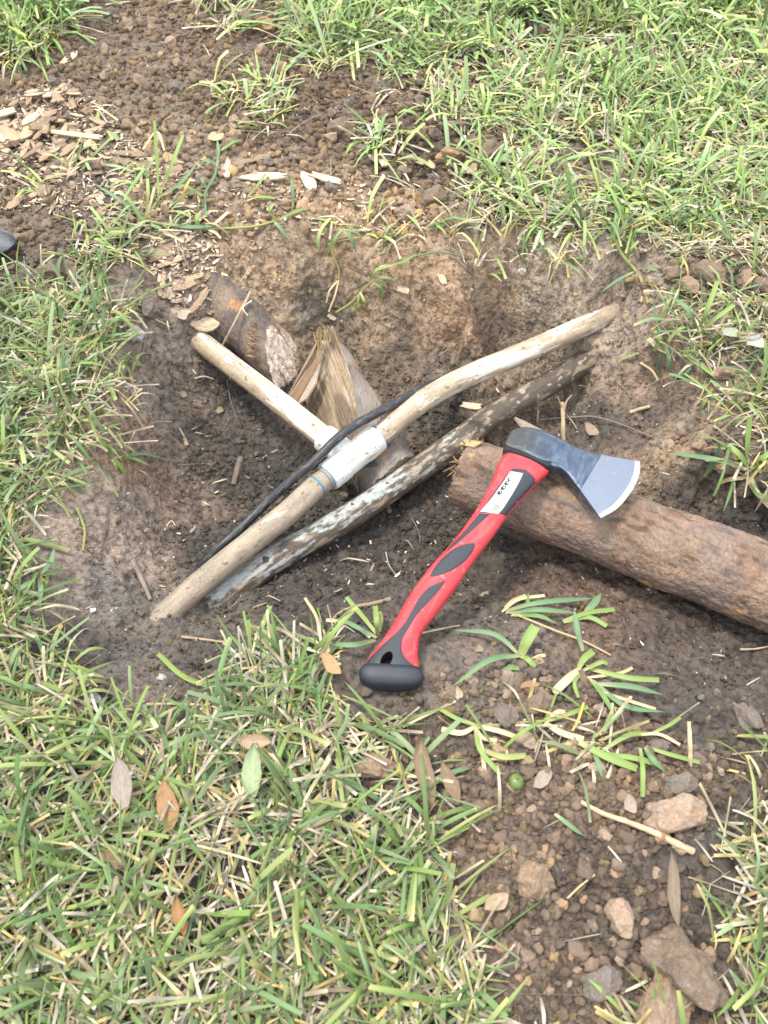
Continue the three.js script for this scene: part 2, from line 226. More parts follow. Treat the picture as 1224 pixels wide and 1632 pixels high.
// ---------------------------------------------------------------- loose soil: crumbs (uncountable), then clods
function clodGeo(seed, detail, rough, flat = 0.75) {       // a broken lump: a ball cut by random planes, then roughened
  let g = new THREE.IcosahedronGeometry(1, detail); g.deleteAttribute('normal'); g.deleteAttribute('uv'); g = mergeVertices(g, 1e-4); const p = g.attributes.position, R = rng(seed * 31 + 5), planes = [];
  for (let k = 0; k < 13; k++) { const u = R() * 2 - 1, a = R() * 6.283, s = Math.sqrt(1 - u * u); planes.push([s * Math.cos(a), u, s * Math.sin(a), 0.60 + 0.32 * R()]); }
  for (let i = 0; i < p.count; i++) {
    const x = p.getX(i), y = p.getY(i), z = p.getZ(i); let r = 1.08; for (const [a, b, e, d] of planes) { const q = a * x + b * y + e * z; if (q > 0.05) r = Math.min(r, d / q); }
    r *= 1 + rough * 0.5 * noise(x * 1.4 + seed * 7.3, y * 1.4, z * 1.4) + rough * (detail > 2 ? 0.34 : 0.2) * fbm(x * 3.4 + seed, y * 3.4 + 3, z * 3.4, 4); p.setXYZ(i, x * r, y * r * flat, z * r);
  }
  g.computeVertexNormals(); return g;
}
function sphUv(g, s = 1) { const p = g.attributes.position, uv = new Float32Array(p.count * 2); for (let i = 0; i < p.count; i++) { uv[2 * i] = (p.getX(i) + p.getY(i) * 0.6) * s; uv[2 * i + 1] = (p.getZ(i) + p.getY(i) * 0.7) * s; } g.setAttribute('uv', new THREE.BufferAttribute(uv, 2)); return g; }
// bare spots between the grass tufts, in pixels of the photograph: centre, half sizes
const BARE = [[848, 52, 40, 22], [860, 95, 22, 24], [752, 125, 46, 32], [645, 155, 44, 28], [705, 222, 58, 30], [785, 240, 30, 24], [672, 300, 66, 52], [920, 262, 44, 48], [958, 76, 32, 14], [560, 150, 50, 40], [1130, 440, 105, 26], [1160, 590, 30, 22], [1100, 690, 60, 40], [1060, 1200, 70, 40], [40, 660, 24, 24], [80, 1290, 30, 30], [600, 1218, 44, 30], [330, 1400, 30, 16]];
function bareAt(px, py) { let b = 0; for (const [x, y, a, c] of BARE) { const d = Math.hypot((px - x) / a, (py - y) / c); b = Math.max(b, sstep(1.15, 0.75, d)); } return b; }
const BAREW = BARE.map(([x, y, a, c]) => { const p = groundAt(x, y), q = groundAt(x + a, y), r = groundAt(x, y + c); return [p.x, p.z, Math.abs(q.x - p.x), Math.abs(r.z - p.z)]; });
function bareW(x, z) { let b = 0; for (const [cx, cz, a, c] of BAREW) b = Math.max(b, sstep(1.15, 0.75, 0.78 * Math.hypot((x - cx) / a, (z - cz) / c) + 0.25 * noise(x * 40, 5, z * 40))); return b; }
const keep = [];   // [ax, az, bx, bz, radius]: strips on which nothing grows or lies, because a thing is there
function kept(x, z, grow = 0) { for (const [ax, az, bx, bz, r] of keep) { const dx = bx - ax, dz = bz - az, t = clamp(((x - ax) * dx + (z - az) * dz) / (dx * dx + dz * dz)); if (Math.hypot(x - ax - t * dx, z - az - t * dz) < r + grow) return true; } return false; }
function keepPx(x0, y0, x1, y1, h, r) { const a = at(x0, y0, h), b = at(x1, y1, h); keep.push([a.x, a.z, b.x, b.z, r]); }
keepPx(625, 1075, 840, 735, 0, 0.024); keepPx(600, 1078, 655, 1080, 0, 0.044); keepPx(738, 750, 1330, 975, -0.07, 0.045); keepPx(350, 480, 430, 560, -0.1, 0.035); keepPx(505, 570, 610, 745, -0.17, 0.045);
const grassMat = new THREE.MeshPhysicalMaterial({ roughness: 0.62, vertexColors: true, side: THREE.DoubleSide, transmission: 0.0, specularIntensity: 0.7 });
const strawMat = new THREE.MeshStandardMaterial({ roughness: 0.8, vertexColors: true, side: THREE.DoubleSide });
const crumbMat = std({ roughness: 1, bumpMap: soilBump, bumpScale: 0.002 });
{
  const R = rng(4), geos = [0, 1, 2, 3, 4, 5, 6].map((s) => sphUv(clodGeo(s + 1, 2, 0.95, 0.85), 0.35)), lists = geos.map(() => []);
  const q = new THREE.Quaternion(), e = new THREE.Euler(), m = new THREE.Matrix4();
  const put = (x, z, r, tone) => {
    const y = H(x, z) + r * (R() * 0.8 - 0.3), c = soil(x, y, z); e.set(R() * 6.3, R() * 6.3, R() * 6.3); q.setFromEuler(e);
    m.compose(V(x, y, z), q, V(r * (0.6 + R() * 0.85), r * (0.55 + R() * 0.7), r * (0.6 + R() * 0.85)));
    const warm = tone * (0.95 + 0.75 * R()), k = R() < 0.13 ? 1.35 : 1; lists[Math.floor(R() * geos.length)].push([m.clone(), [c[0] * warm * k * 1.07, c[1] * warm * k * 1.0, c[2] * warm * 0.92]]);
  };
  const scatter = (Zn, n, rmin, rmax, pw, tone, soft = 0.05) => {
    let x0 = 9, x1 = -9, z0 = 9, z1 = -9; for (const [x, z] of Zn) { x0 = Math.min(x0, x); x1 = Math.max(x1, x); z0 = Math.min(z0, z); z1 = Math.max(z1, z); }
    for (let k = 0; k < n * 3 && n > 0; k++) { const x = lerp(x0 - soft, x1 + soft, R()), z = lerp(z0 - soft, z1 + soft, R()), d = zoneDist(Zn, x, z); if (R() > sstep(-soft, soft, d + 0.03 * noise(x * 20, 4, z * 20)) * clamp(0.45 + 1.1 * noise(x * 9, 8, z * 9) + 0.4)) continue; put(x, z, lerp(rmin, rmax, Math.pow(R(), pw)), tone); n--; }
  };
  scatter(Z.heap, 24000, 0.0011, 0.0085, 3.8, 1.0); scatter(Z.heap, 520, 0.006, 0.013, 1.9, 1.15);
  scatter(Z.front, 14000, 0.0008, 0.006, 2.8, 1.15); scatter(Z.front, 2100, 0.0034, 0.0095, 2.0, 1.38);
  scatter(Z.floor, 9000, 0.0012, 0.0048, 2.8, 1.0); scatter(Z.pit, 9000, 0.001, 0.0036, 3, 1.05, 0.02); scatter(Z.pit, 5200, 0.0014, 0.0052, 2.4, 1.1, 0.01);
  scatter(Z.right, 900, 0.003, 0.012, 1.8, 1); scatter(Z.bank, 700, 0.002, 0.008, 2, 1); scatter(Z.patch, 2600, 0.002, 0.009, 1.9, 1.1); for (const [cx, cz, a, d] of BAREW) scatter([[cx - a, cz], [cx, cz - d], [cx + a, cz], [cx, cz + d]], Math.round(a * d * 60000), 0.002, 0.0085, 1.8, 1.1, 0.03);
  // pale grit and scraps of bark lying in the pit
  const pale = []; const zp = Z.pit, zh = Z.heap;
  for (let k = 0; k < 5200; k++) { const x = lerp(-0.75, 0.75, R()), z = lerp(-2.0, -0.1, R()), w = zoneDist(zp, x, z) > 0 ? 0.85 : zoneDist(zh, x, z) > 0 ? 0.7 : 0.12; if (R() > w) continue; const r = lerp(0.0006, 0.0022, Math.pow(R(), 2.2)); e.set(R() * 6.3, R() * 6.3, R() * 6.3); q.setFromEuler(e); m.compose(V(x, H(x, z) + r * 0.5, z), q, V(r * (0.8 + R() * 1.6), r * 0.8, r)); const t = R(); pale.push([m.clone(), t < 0.4 ? [.42, .40, .37] : t < 0.75 ? [.36, .27, .19] : t < 0.9 ? [.22, .15, .10] : [.6, .58, .54]]); }
  const inst = (name, geo, mat, list, label) => { const o = new THREE.InstancedMesh(geo, mat, list.length); list.forEach(([mm4, c], i) => { o.setMatrixAt(i, mm4); o.setColorAt(i, new THREE.Color().setRGB(...c.map((v) => clamp(v)))); }); o.name = numbered(name); o.userData.kind = 'stuff'; o.userData.label = label; o.castShadow = o.receiveShadow = true; scene.add(o); };
  lists.forEach((l, i) => inst('soil_crumbs', geos[i], crumbMat, l, 'loose brown soil crumbs strewn over the pit, its banks and the spoil heaps'));
  inst('grit', geos[2], std({ roughness: 0.95 }), pale, 'pale specks of grit and bark scattered on the dug soil');
}

// ---------------------------------------------------------------- water pipe with a tee, grey pipe, black hose
const RP = 0.0185;
function pipeTex(w, h, len, r, fn) { return tex(w, h, (u, v) => fn(u * len, Math.cos(v * 6.2832) * r, Math.sin(v * 6.2832) * r, v)); }   // u runs along the pipe, v round it
const DIRT = [.36, .25, .15], DIRT2 = [.24, .165, .105], PVC = [.66, .63, .56];
function mudOn(bare, cover, streak, D1 = DIRT, D2 = DIRT2) {       // dried mud smeared over plastic: cover 0..1
  return (x, y, z, v) => {
    const big = fbm(x * 9, y * 40, z * 40, 3), mid = fbm(x * 34 + 7, y * 120, z * 120, 4), fine = noise(x * 260, y * 330, z * 330), st = fbm(x * 16 + 40, y * 210, z * 210, 3);
    const m = clamp(sstep(-0.16, 0.16, cover(x, v) - 0.5 + big * 0.9 + mid * 0.55 + st * streak)), d = mix3(D1, D2, sstep(-0.25, 0.35, fbm(x * 21 + 3, y * 70, z * 70, 3)));
    let c = mix3(bare, mix3(d, bare, 0.10 + 0.18 * clamp(mid + 0.4)), m); const k = 1 + 0.22 * fine + 0.25 * mid; c = c.map((q) => q * k);
    const sp = noise(x * 95 + 2, y * 170, z * 170); if (sp < -0.52) c = mix3(c, [.12, .085, .06], 0.7); return c;
  };
}
{
  const p = thing('water_pipe', 'tan mud-smeared plastic water pipe with a white tee fitting crossing the pit', 'pipe', at(560, 733, -0.105));
  const bumpT = tex(512, 128, (u, v) => 0.5 + 0.5 * tnoise(u, v, 16, 31, 4), false);
  const mat = (map) => std({ map, bumpMap: bumpT, bumpScale: 0.0008, roughness: 0.72 });
  const wob = (a) => (s, th, x) => RP * (1 + a * fbm(x * 40, Math.cos(th), Math.sin(th), 2));
  const tube = (name, pts, m, capped = true) => part(p, name, local(tubeGeo(pts, wob(0.03), 160, 28, [1, 1], capped), p), m);
  const A = [[205, 1034, -.148], [240, 1003, -.1287], [318, 931, -.1155], [395, 868, -.109], [459, 817, -.106], [506, 774, -.105], [540, 748, -.105]].map((q) => at(...q));
  const B = [[575, 720, -.105], [605, 695, -.103], [640, 664, -.100], [685, 632, -.098], [740, 602, -.097], [850, 556, -.097], [962, 505, -.100], [1010, 482, -.105]].map((q) => at(...q));
  const C = [[296, 524, -.118], [318, 543, -.113], [342, 562, -.112], [440, 637, -.108], [518, 699, -.105], [556, 730, -.105]].map((q) => at(...q));
  const texOf = (pts, cover, streak, bare = PVC, D1, D2) => { const L = new THREE.CatmullRomCurve3(pts, false, 'centripetal').getLength(), t = pipeTex(1024, 192, L, RP, mudOn(bare, (x, v) => cover(x / L, v), streak, D1, D2)); t.repeat.set(1 / L, 1); return t; };
  const top = (v) => Math.cos(v * 6.2832);   // 1 on the upper side, -1 underneath
  tube('pipe', A, mat(texOf(A, (s, v) => 0.92 - 0.1 * top(v), 0.2, [.46, .41, .34], [.30, .235, .165], [.20, .155, .115])));
  tube('pipe', B, mat(texOf(B, (s, v) => 0.66 - 0.20 * Math.cos(v * 6.2832 - 0.6) + 0.16 * sstep(0.3, 0.9, s), 0.45)));
  tube('pipe', C, mat(texOf(C, (s, v) => 0.66 - 0.26 * Math.cos(v * 6.2832 + 0.5), 0.4)));
  // tee: body along the run, a socket towards the branch
  const t0 = at(522, 761, -.105), t1 = at(601, 698, -.105), ax = t1.clone().sub(t0), L = ax.length(); ax.normalize(); const mid = t0.clone().lerp(t1, 0.48), bd = C[4].clone().sub(mid).setY(0).normalize();
  const teeTex = pipeTex(512, 192, 0.2, 0.024, mudOn([.72, .71, .68], (x, v) => 0.20 - 0.1 * top(v), 0.35)); teeTex.repeat.set(5, 1);
  const tm = std({ map: teeTex, bumpMap: bumpT, bumpScale: 0.0006, roughness: 0.5 });
  const prof = (R, r) => (s) => s < 0.004 || s > 0.996 ? r : s < 0.02 || s > 0.98 ? R - 0.0006 : (s > 0.3 && s < 0.7 ? R - 0.0012 : R);
  const body = part(p, 'tee_fitting', local(tubeGeo([t0, t0.clone().lerp(t1, 0.5), t1], prof(0.0238, RP + 0.0006), 120, 40, [1, 1], true), p), tm);
  const s0 = mid.clone().addScaledVector(bd, 0.004), s1 = mid.clone().addScaledVector(bd, 0.062);
  const sock = tubeGeo([s0, s0.clone().lerp(s1, 0.5), s1], (s) => s > 0.995 ? RP + 0.0006 : s > 0.97 ? 0.0226 : s > 0.55 ? 0.0232 : 0.0218, 80, 40, [1, 1], true);
  part(body, 'tee_socket', local(sock, p), tm);
  const band = (c, half, R, col, rough) => { const a = c.clone().addScaledVector(ax, -half), b = c.clone().addScaledVector(ax, half); part(p, 'primer_band', local(tubeGeo([a, b], (s, th) => R + 0.0004 * noise(th * 2, s * 3, 5), 6, 40, [1, 1], true), p), std({ color: new THREE.Color().setRGB(...col), roughness: rough, bumpMap: bumpT, bumpScale: 0.0006 })); };
  band(t1.clone().addScaledVector(ax, 0.0022), 0.0030, RP + 0.0016, [.035, .17, .38], 0.55);
  band(t0.clone().addScaledVector(ax, -0.0030), 0.0038, RP + 0.0012, [.20, .22, .23], 0.7);
  band(at(510, 771, -.105).addScaledVector(ax, -0.006), 0.0014, RP + 0.0008, [.06, .20, .37], 0.65);
  for (const [a, b, r] of [[A[0], A[3], RP], [A[3], A[6], RP], [B[0], B[4], RP], [B[4], B[7], RP], [C[0], C[5], RP]]) keep.push([a.x, a.z, b.x, b.z, r - 0.004]);
}
{
  const P = [[285, 995, -.170], [345, 955, -.160], [457, 880, -.156], [554, 825, -.155], [690, 732, -.155], [788, 662, -.155], [873, 613, -.155], [918, 585, -.156], [975, 552, -.160]].map((q) => at(...q)), r = 0.0212;
  const p = thing('grey_pipe', 'pale grey pipe caked with dark mud lying below the tan pipe', 'pipe', P[3].clone());
  const L = new THREE.CatmullRomCurve3(P, false, 'centripetal').getLength();
  const t = pipeTex(2048, 256, L, r, (x, y, z, v) => {
    const s = x / L, big = fbm(x * 8 + 3, y * 30, z * 30, 3), st = fbm(x * 17, y * 120, z * 120, 4), mid = fbm(x * 60, y * 110, z * 110, 4);
    const cover = 0.56 + 0.55 * sstep(0.56, 0.70, s) - 0.10 * Math.cos(v * 6.2832 + 0.9) + 0.3 * sstep(0.1, 0.02, s), m = sstep(-0.10, 0.14, cover - 0.5 + big * 0.75 + st * 0.6 + mid * 0.55);
    const mud = mix3([.095, .072, .056], [.30, .235, .17], sstep(0.0, 0.3, fbm(x * 30 + 9, y * 90, z * 90, 4))), bare = mix3([.36, .385, .38], [.27, .26, .235], sstep(-0.2, 0.3, mid)); let c = mix3(bare, mud, m); const k = 1 + 0.25 * noise(x * 240, y * 300, z * 300) + 0.2 * mid;
    const ink = Math.abs(s - 0.36) < 0.012 && v > 0.52 && v < 0.95 && noise(x * 190, y * 150, z * 150) > 0.12; if (ink) c = mix3(c, [.04, .07, .16], 0.8);
    if (s > 0.55 && noise(x * 85, y * 120, z * 120) > 0.42) c = mix3(c, [.42, .38, .31], 0.6); return c.map((q) => q * k);
  }); t.repeat.set(1 / L, 1);
  const b = tex(1024, 128, (u, v) => 0.5 + 0.6 * tnoise(u, v, 24, 41, 4), false); b.repeat.set(1 / L * 1.0, 1);
  part(p, 'pipe_wall', local(tubeGeo(P, (s, th, x) => r * (1 + 0.035 * fbm(x * 30, Math.cos(th) * 1.5, Math.sin(th) * 1.5, 3)), 260, 32), p), std({ map: t, bumpMap: b, bumpScale: 0.0014, roughness: 0.8 }));
  const lump = sphUv(clodGeo(31, 3, 0.35, 0.6), 0.5); lump.scale(0.008, 0.008, 0.008);
  for (const [px, py] of [[425, 891], [620, 772], [565, 806]]) { const m = part(p, 'mud_lump', lump, crumbMat); m.position.copy(at(px, py, -0.137)).sub(p.position); m.scale.setScalar(0.8); m.material = std({ color: new THREE.Color().setRGB(.13, .10, .08), roughness: 1, bumpMap: soilBump, bumpScale: 0.002 }); }
  for (let i = 0; i + 1 < P.length; i++) keep.push([P[i].x, P[i].z, P[i + 1].x, P[i + 1].z, 0.016]);
}
{
  const P = [[297, 924, -.185], [343, 878, -.150], [380, 845, -.138], [430, 796, -.118], [463, 766, -.098], [502, 734, -.078], [535, 701, -.069], [561, 681, -.069], [607, 655, -.076], [650, 632, -.088], [690, 612, -.108], [730, 600, -.16]].map((q) => at(...q));
  const t = tex(512, 64, (u, v) => { const n = fbm(u * 60, Math.cos(v * 6.28) * 2, Math.sin(v * 6.28) * 2, 4), m = sstep(0.05, 0.3, n); return mix3([.028, .030, .036], [.13, .115, .10], 0.75 * m).map((q) => q * (1 + 0.3 * noise(u * 300, v * 20, 1))); });
  single('irrigation_hose', tubeGeo(P, (s, th, x) => 0.0075 * (1 + 0.02 * noise(x * 60, Math.cos(th), Math.sin(th))), 180, 20), std({ map: t, roughness: 0.5 }), 'thin black rubber hose looping over the white tee of the tan pipe', 'hose');
}

// ---------------------------------------------------------------- roots and the log
const barkBump = tex(512, 512, (u, v) => 0.5 + 0.45 * tnoise(u, v, 10, 51, 5) + 0.3 * (0.5 - Math.abs(tnoise(u, v, 14, 61, 3))), false);
const fibreBump = tex(512, 512, (u, v) => 0.5 + 0.5 * (0.6 * pn(u * 8, v * 96, 96, 3) + 0.4 * pn(u * 20, v * 192, 192, 7)), false);
// a root or log between two points; at either end it is cut off by planes [normal, distance along it from the end point]
function trunk(o, spec) {
  const { a, b, r0, r1, cuts0 = [], cuts1 = [], nL = 160, nR = 96, relief, bark, wood, rough = 0.004, ovals = 1 } = spec;
  const ax = b.clone().sub(a), L = ax.length(); ax.normalize(); const N = V(0, 1, 0).addScaledVector(ax, -ax.y).normalize(), B = ax.clone().cross(N);
  const off = (th, rho, t) => { const r = lerp(r0, r1, clamp(t / L)) * rho; return N.clone().multiplyScalar(Math.cos(th) * r * ovals).addScaledVector(B, Math.sin(th) * r); };
  const lim = (th, rho, end) => {
    let t = end ? L : 0; const base = end ? b : a, d0 = off(th, rho, t);
    for (const [n, at0] of end ? cuts1 : cuts0) { const d = typeof at0 === 'number' ? at0 : n.dot(at0) - n.dot(base); const q = (d - n.dot(d0)) / n.dot(ax); t = end ? Math.min(t, L + q) : Math.max(t, q); }
    const w = off(th, rho, t).add(a); return clamp(t + rough * (noise(w.x * 130, w.y * 130, w.z * 130 + (end ? 9 : 0)) + 0.8 * noise(w.x * 420, w.y * 420, w.z * 420)), -0.05, L + 0.05);
  };
  const pt = (th, rho, t) => { const q = off(th, rho, t), p0 = a.clone().addScaledVector(ax, t); if (relief) { const s = relief(p0.clone().add(q), th, t, rho); q.multiplyScalar(1 + s * rho * rho); } return p0.add(q); };
  const P = []; for (let i = 0; i <= nL; i++) { const row = []; for (let j = 0; j <= nR; j++) { const th = (j % nR) / nR * Math.PI * 2, t = lerp(lim(th, 1, 0), lim(th, 1, 1), i / nL); row.push(pt(th, 1, t)); } P.push(row); }
  const g = gridGeo(P, (i, j) => [j / nR * 4, i / nL * L * 12]); const nn = g.attributes.normal, m = nR + 1; for (let i = 0; i <= nL; i++) for (const q of ['X', 'Y', 'Z']) { const s = nn['get' + q](i * m) + nn['get' + q](i * m + nR); nn['set' + q](i * m, s); nn['set' + q](i * m + nR, s); } g.normalizeNormals();
  setColors(g, (x, y, z) => bark(x, y, z)); part(o, 'bark', local(g, o), spec.barkMat);
  for (const end of [0, 1]) {
    const Q = []; for (let i = 0; i <= 36; i++) { const row = []; for (let j = 0; j <= nR; j++) { const th = (j % nR) / nR * Math.PI * 2, rho = i / 36; row.push(pt(th, rho, lim(th, rho, end))); } Q.push(row); }
    if (!end) Q.reverse(); const c = gridGeo(Q, (i, j) => { const p = Q[i][j].clone().sub(end ? b : a); return [p.dot(B) * 12 + p.dot(ax) * 3, p.dot(N) * 12 + p.dot(ax) * 2]; }); setColors(c, (x, y, z) => wood(x, y, z, end)); part(o, 'cut_face', local(c, o), spec.woodMat);
  }
  return { ax, N, B, L };
}
const barkMat = std({ vertexColors: true, bumpMap: barkBump, bumpScale: 0.004, roughness: 0.95 });
const woodMat = std({ vertexColors: true, bumpMap: fibreBump, bumpScale: 0.0025, roughness: 0.9 });
function splinter(o, name, pts, thick, col, lift = 0) {     // a shaving of wood through pixel points [x, y, height]
  const P = pts.map((q) => at(...q)), sh = P.map((p) => p.clone()), n = V(0, 1, 0); const pos = [], idx = [], k = P.length;
  const c = P.reduce((s, p) => s.add(p), V(0, 0, 0)).multiplyScalar(1 / k); const nrm = P[1].clone().sub(P[0]).cross(P[2].clone().sub(P[0])).normalize(); if (nrm.y < 0) nrm.negate();
  for (const s of [0.5, -0.5]) for (const p of P) { const q = p.clone().addScaledVector(nrm, thick * s); pos.push(q.x, q.y, q.z); }
  for (let i = 1; i + 1 < k; i++) { idx.push(0, i, i + 1, k, k + i + 1, k + i); } for (let i = 0; i < k; i++) { const j = (i + 1) % k; idx.push(i, k + i, k + j, i, k + j, j); }
  let g = new THREE.BufferGeometry(); g.setAttribute('position', new THREE.Float32BufferAttribute(pos, 3)); g.setIndex(idx); g = g.toNonIndexed(); const uv = []; const pp = g.attributes.position; const e = P[1].clone().sub(P[0]).normalize(), f = nrm.clone().cross(e); for (let i = 0; i < pp.count; i++) { const q = V(pp.getX(i), pp.getY(i), pp.getZ(i)).sub(P[0]); uv.push(q.dot(e) * 10, q.dot(f) * 10); }
  g.setAttribute('uv', new THREE.Float32BufferAttribute(uv, 2)); g.computeVertexNormals(); setColors(g, (x, y, z) => col.map((v) => v * (0.85 + 0.4 * noise(x * 60, y * 60, z * 60)))); part(o, name, local(g, o), woodMat);
}
function slivers(o, name, list, seed, col, rad = 0.0012) {      // torn fibres standing out of an end
  const R = rng(seed); for (const [x0, y0, h0, x1, y1, h1] of list) { const a = at(x0, y0, h0), b = at(x1, y1, h1), m = a.clone().lerp(b, 0.5).add(V((R() - .5) * .004, (R() - .5) * .004, (R() - .5) * .004)); const k = 0.8 + 0.4 * R(); const g = tubeGeo([a, m, b], (s) => rad * (1 - 0.75 * s) * (0.8 + 0.6 * R()), 6, 5); setColors(g, () => col.map((v) => v * k)); part(o, name, local(g, o), woodMat); }
}
{ // the long log on the right
  const a = at(736, 752, -.074), b = at(1600, 1075, -.066), o = thing('log', 'thick brown log with flaking bark lying out of the right bank under the hatchet', 'log', a.clone());
  const ax = b.clone().sub(a).normalize(), side = V(-ax.z, 0, ax.x);
  trunk(o, { a, b, r0: 0.053, r1: 0.066, nL: 300, nR: 150, rough: 0.005, cuts0: [[ax.clone().multiplyScalar(-1).addScaledVector(V(0, 1, 0), -0.15).normalize(), 0.0]], cuts1: [], barkMat, woodMat,
    relief: (p, th, t) => 0.04 * fbm(p.dot(ax) * 26, p.y * 85, p.dot(side) * 85, 3) + 0.12 * fbm(p.x * 14, p.y * 14, p.z * 14, 3) + 0.03 * fbm(p.x * 60, p.y * 60, p.z * 60, 3) + 0.02 * noise(p.x * 230, p.y * 230, p.z * 230) + 0.06 * sstep(0.05, 0, t) * noise(th * 2.2, 3, 1),
    bark: (x, y, z) => { const n = fbm(x * 22, y * 22, z * 22, 4), f = fbm((x * ax.x + z * ax.z) * 34, y * 110, (x * side.x + z * side.z) * 110, 3), s = fbm(x * 16 + 50, y * 16, z * 16, 4); let c = mix3([.165, .10, .07], [.275, .175, .122], sstep(-0.3, 0.3, n)); c = mix3(c, [.08, .056, .042], 0.9 * sstep(0.02, 0.22, f)); c = mix3(c, [.15, .12, .115], 0.6 * sstep(-0.1, 0.25, s)); c = mix3(c, [.24, .175, .13], 0.55 * sstep(-0.15, 0.2, fbm(x * 30 + 80, y * 30, z * 30, 3))); const fl = fbm(x * 40 + 20, y * 40, z * 40, 3) + 0.5 * noise(x * 9 + 4, y * 9, z * 9); if (fl > 0.34) c = mix3(c, [.42, .235, .115], 0.8 * sstep(0.34, 0.46, fl)); const k = 1 + 0.5 * noise(x * 300, y * 300, z * 300); return c.map((v) => v * k); },
    wood: (x, y, z) => { const n = fbm(x * 60, y * 60, z * 60, 3); return mix3([.14, .09, .06], [.30, .20, .12], sstep(-0.3, 0.4, n)); } });
  slivers(o, 'torn_fibre', [[745, 712, -.03, 737, 703, -.02], [750, 708, -.028, 748, 698, -.018], [757, 706, -.026, 762, 697, -.018], [738, 716, -.034, 731, 709, -.026], [765, 707, -.024, 770, 700, -.018], [727, 742, -.06, 706, 752, -.05], [730, 738, -.055, 716, 737, -.05], [728, 748, -.065, 712, 760, -.06], [734, 742, -.05, 739, 731, -.04], [731, 735, -.05, 722, 726, -.05], [726, 752, -.07, 716, 748, -.06]], 3, [.50, .34, .18], 0.0022);
  splinter(o, 'bark_splinter', [[820, 666, -.03], [835, 672, -.03], [880, 696, -.022], [868, 700, -.02], [838, 690, -.025]], 0.004, [.34, .27, .21]);
  splinter(o, 'bark_splinter', [[733, 709, -.03], [742, 700, -.026], [768, 706, -.02], [756, 714, -.022]], 0.004, [.48, .33, .19]);
}
{ // chopped root, upper left
  const a = at(290, 420, -.055), b = at(470, 598, -.175), o = thing('cut_root', 'thick root end chopped to a pale slanted face in the back left pit wall', 'root', at(400, 530, -.12));
  const ax = b.clone().sub(a).normalize();
  trunk(o, { a, b, r0: 0.047, r1: 0.047, nL: 140, nR: 120, rough: 0.004, cuts1: [[V(0.83, 0.46, 0.31).normalize(), at(428, 552, -.114)]], barkMat, woodMat,
    relief: (p) => 0.10 * fbm(p.x * 16, p.y * 16, p.z * 16, 3) + 0.03 * fbm(p.x * 80, p.y * 80, p.z * 80, 3),
    bark: (x, y, z) => { const n = fbm(x * 20, y * 20, z * 20, 4), s = fbm(x * 26 + 8, y * 26, z * 26, 4); let c = mix3([.11, .09, .082], [.24, .175, .13], sstep(-0.25, 0.3, n)); c = mix3(c, [.40, .22, .10], 0.85 * sstep(0.08, 0.28, s)); const k = 1 + 0.4 * noise(x * 260, y * 260, z * 260); return c.map((v) => v * k); },
    wood: (x, y, z) => { const d = x * 0.45 + z * 0.9 + y * 0.4, g = noise(d * 330, x * 14, z * 14), n = fbm(x * 30, y * 30, z * 30, 3); let c = mix3([.54, .43, .35], [.72, .60, .50], sstep(-0.4, 0.5, g + n)); if (n < -0.28) c = mix3(c, [.36, .2, .1], 0.6); const q = noise(d * 120 + 3, x * 8, 2); if (q > 0.42) c = mix3(c, [.17, .11, .075], 0.8); return c; } });
  const T = []; const R = rng(12); for (let k = 0; k < 26; k++) { const s = R(), x = lerp(409, 402, s) + (R() - .5) * 10, y = lerp(500, 578, s); T.push([x - 4 - R() * 4, y - 2 + R() * 4, -.076 - s * .044, x + 1 + R() * R() * 16, y + R() * 7 - 1, -.076 - s * .046]); }
  slivers(o, 'torn_fibre', T, 4, [.50, .32, .18], 0.0011);
}
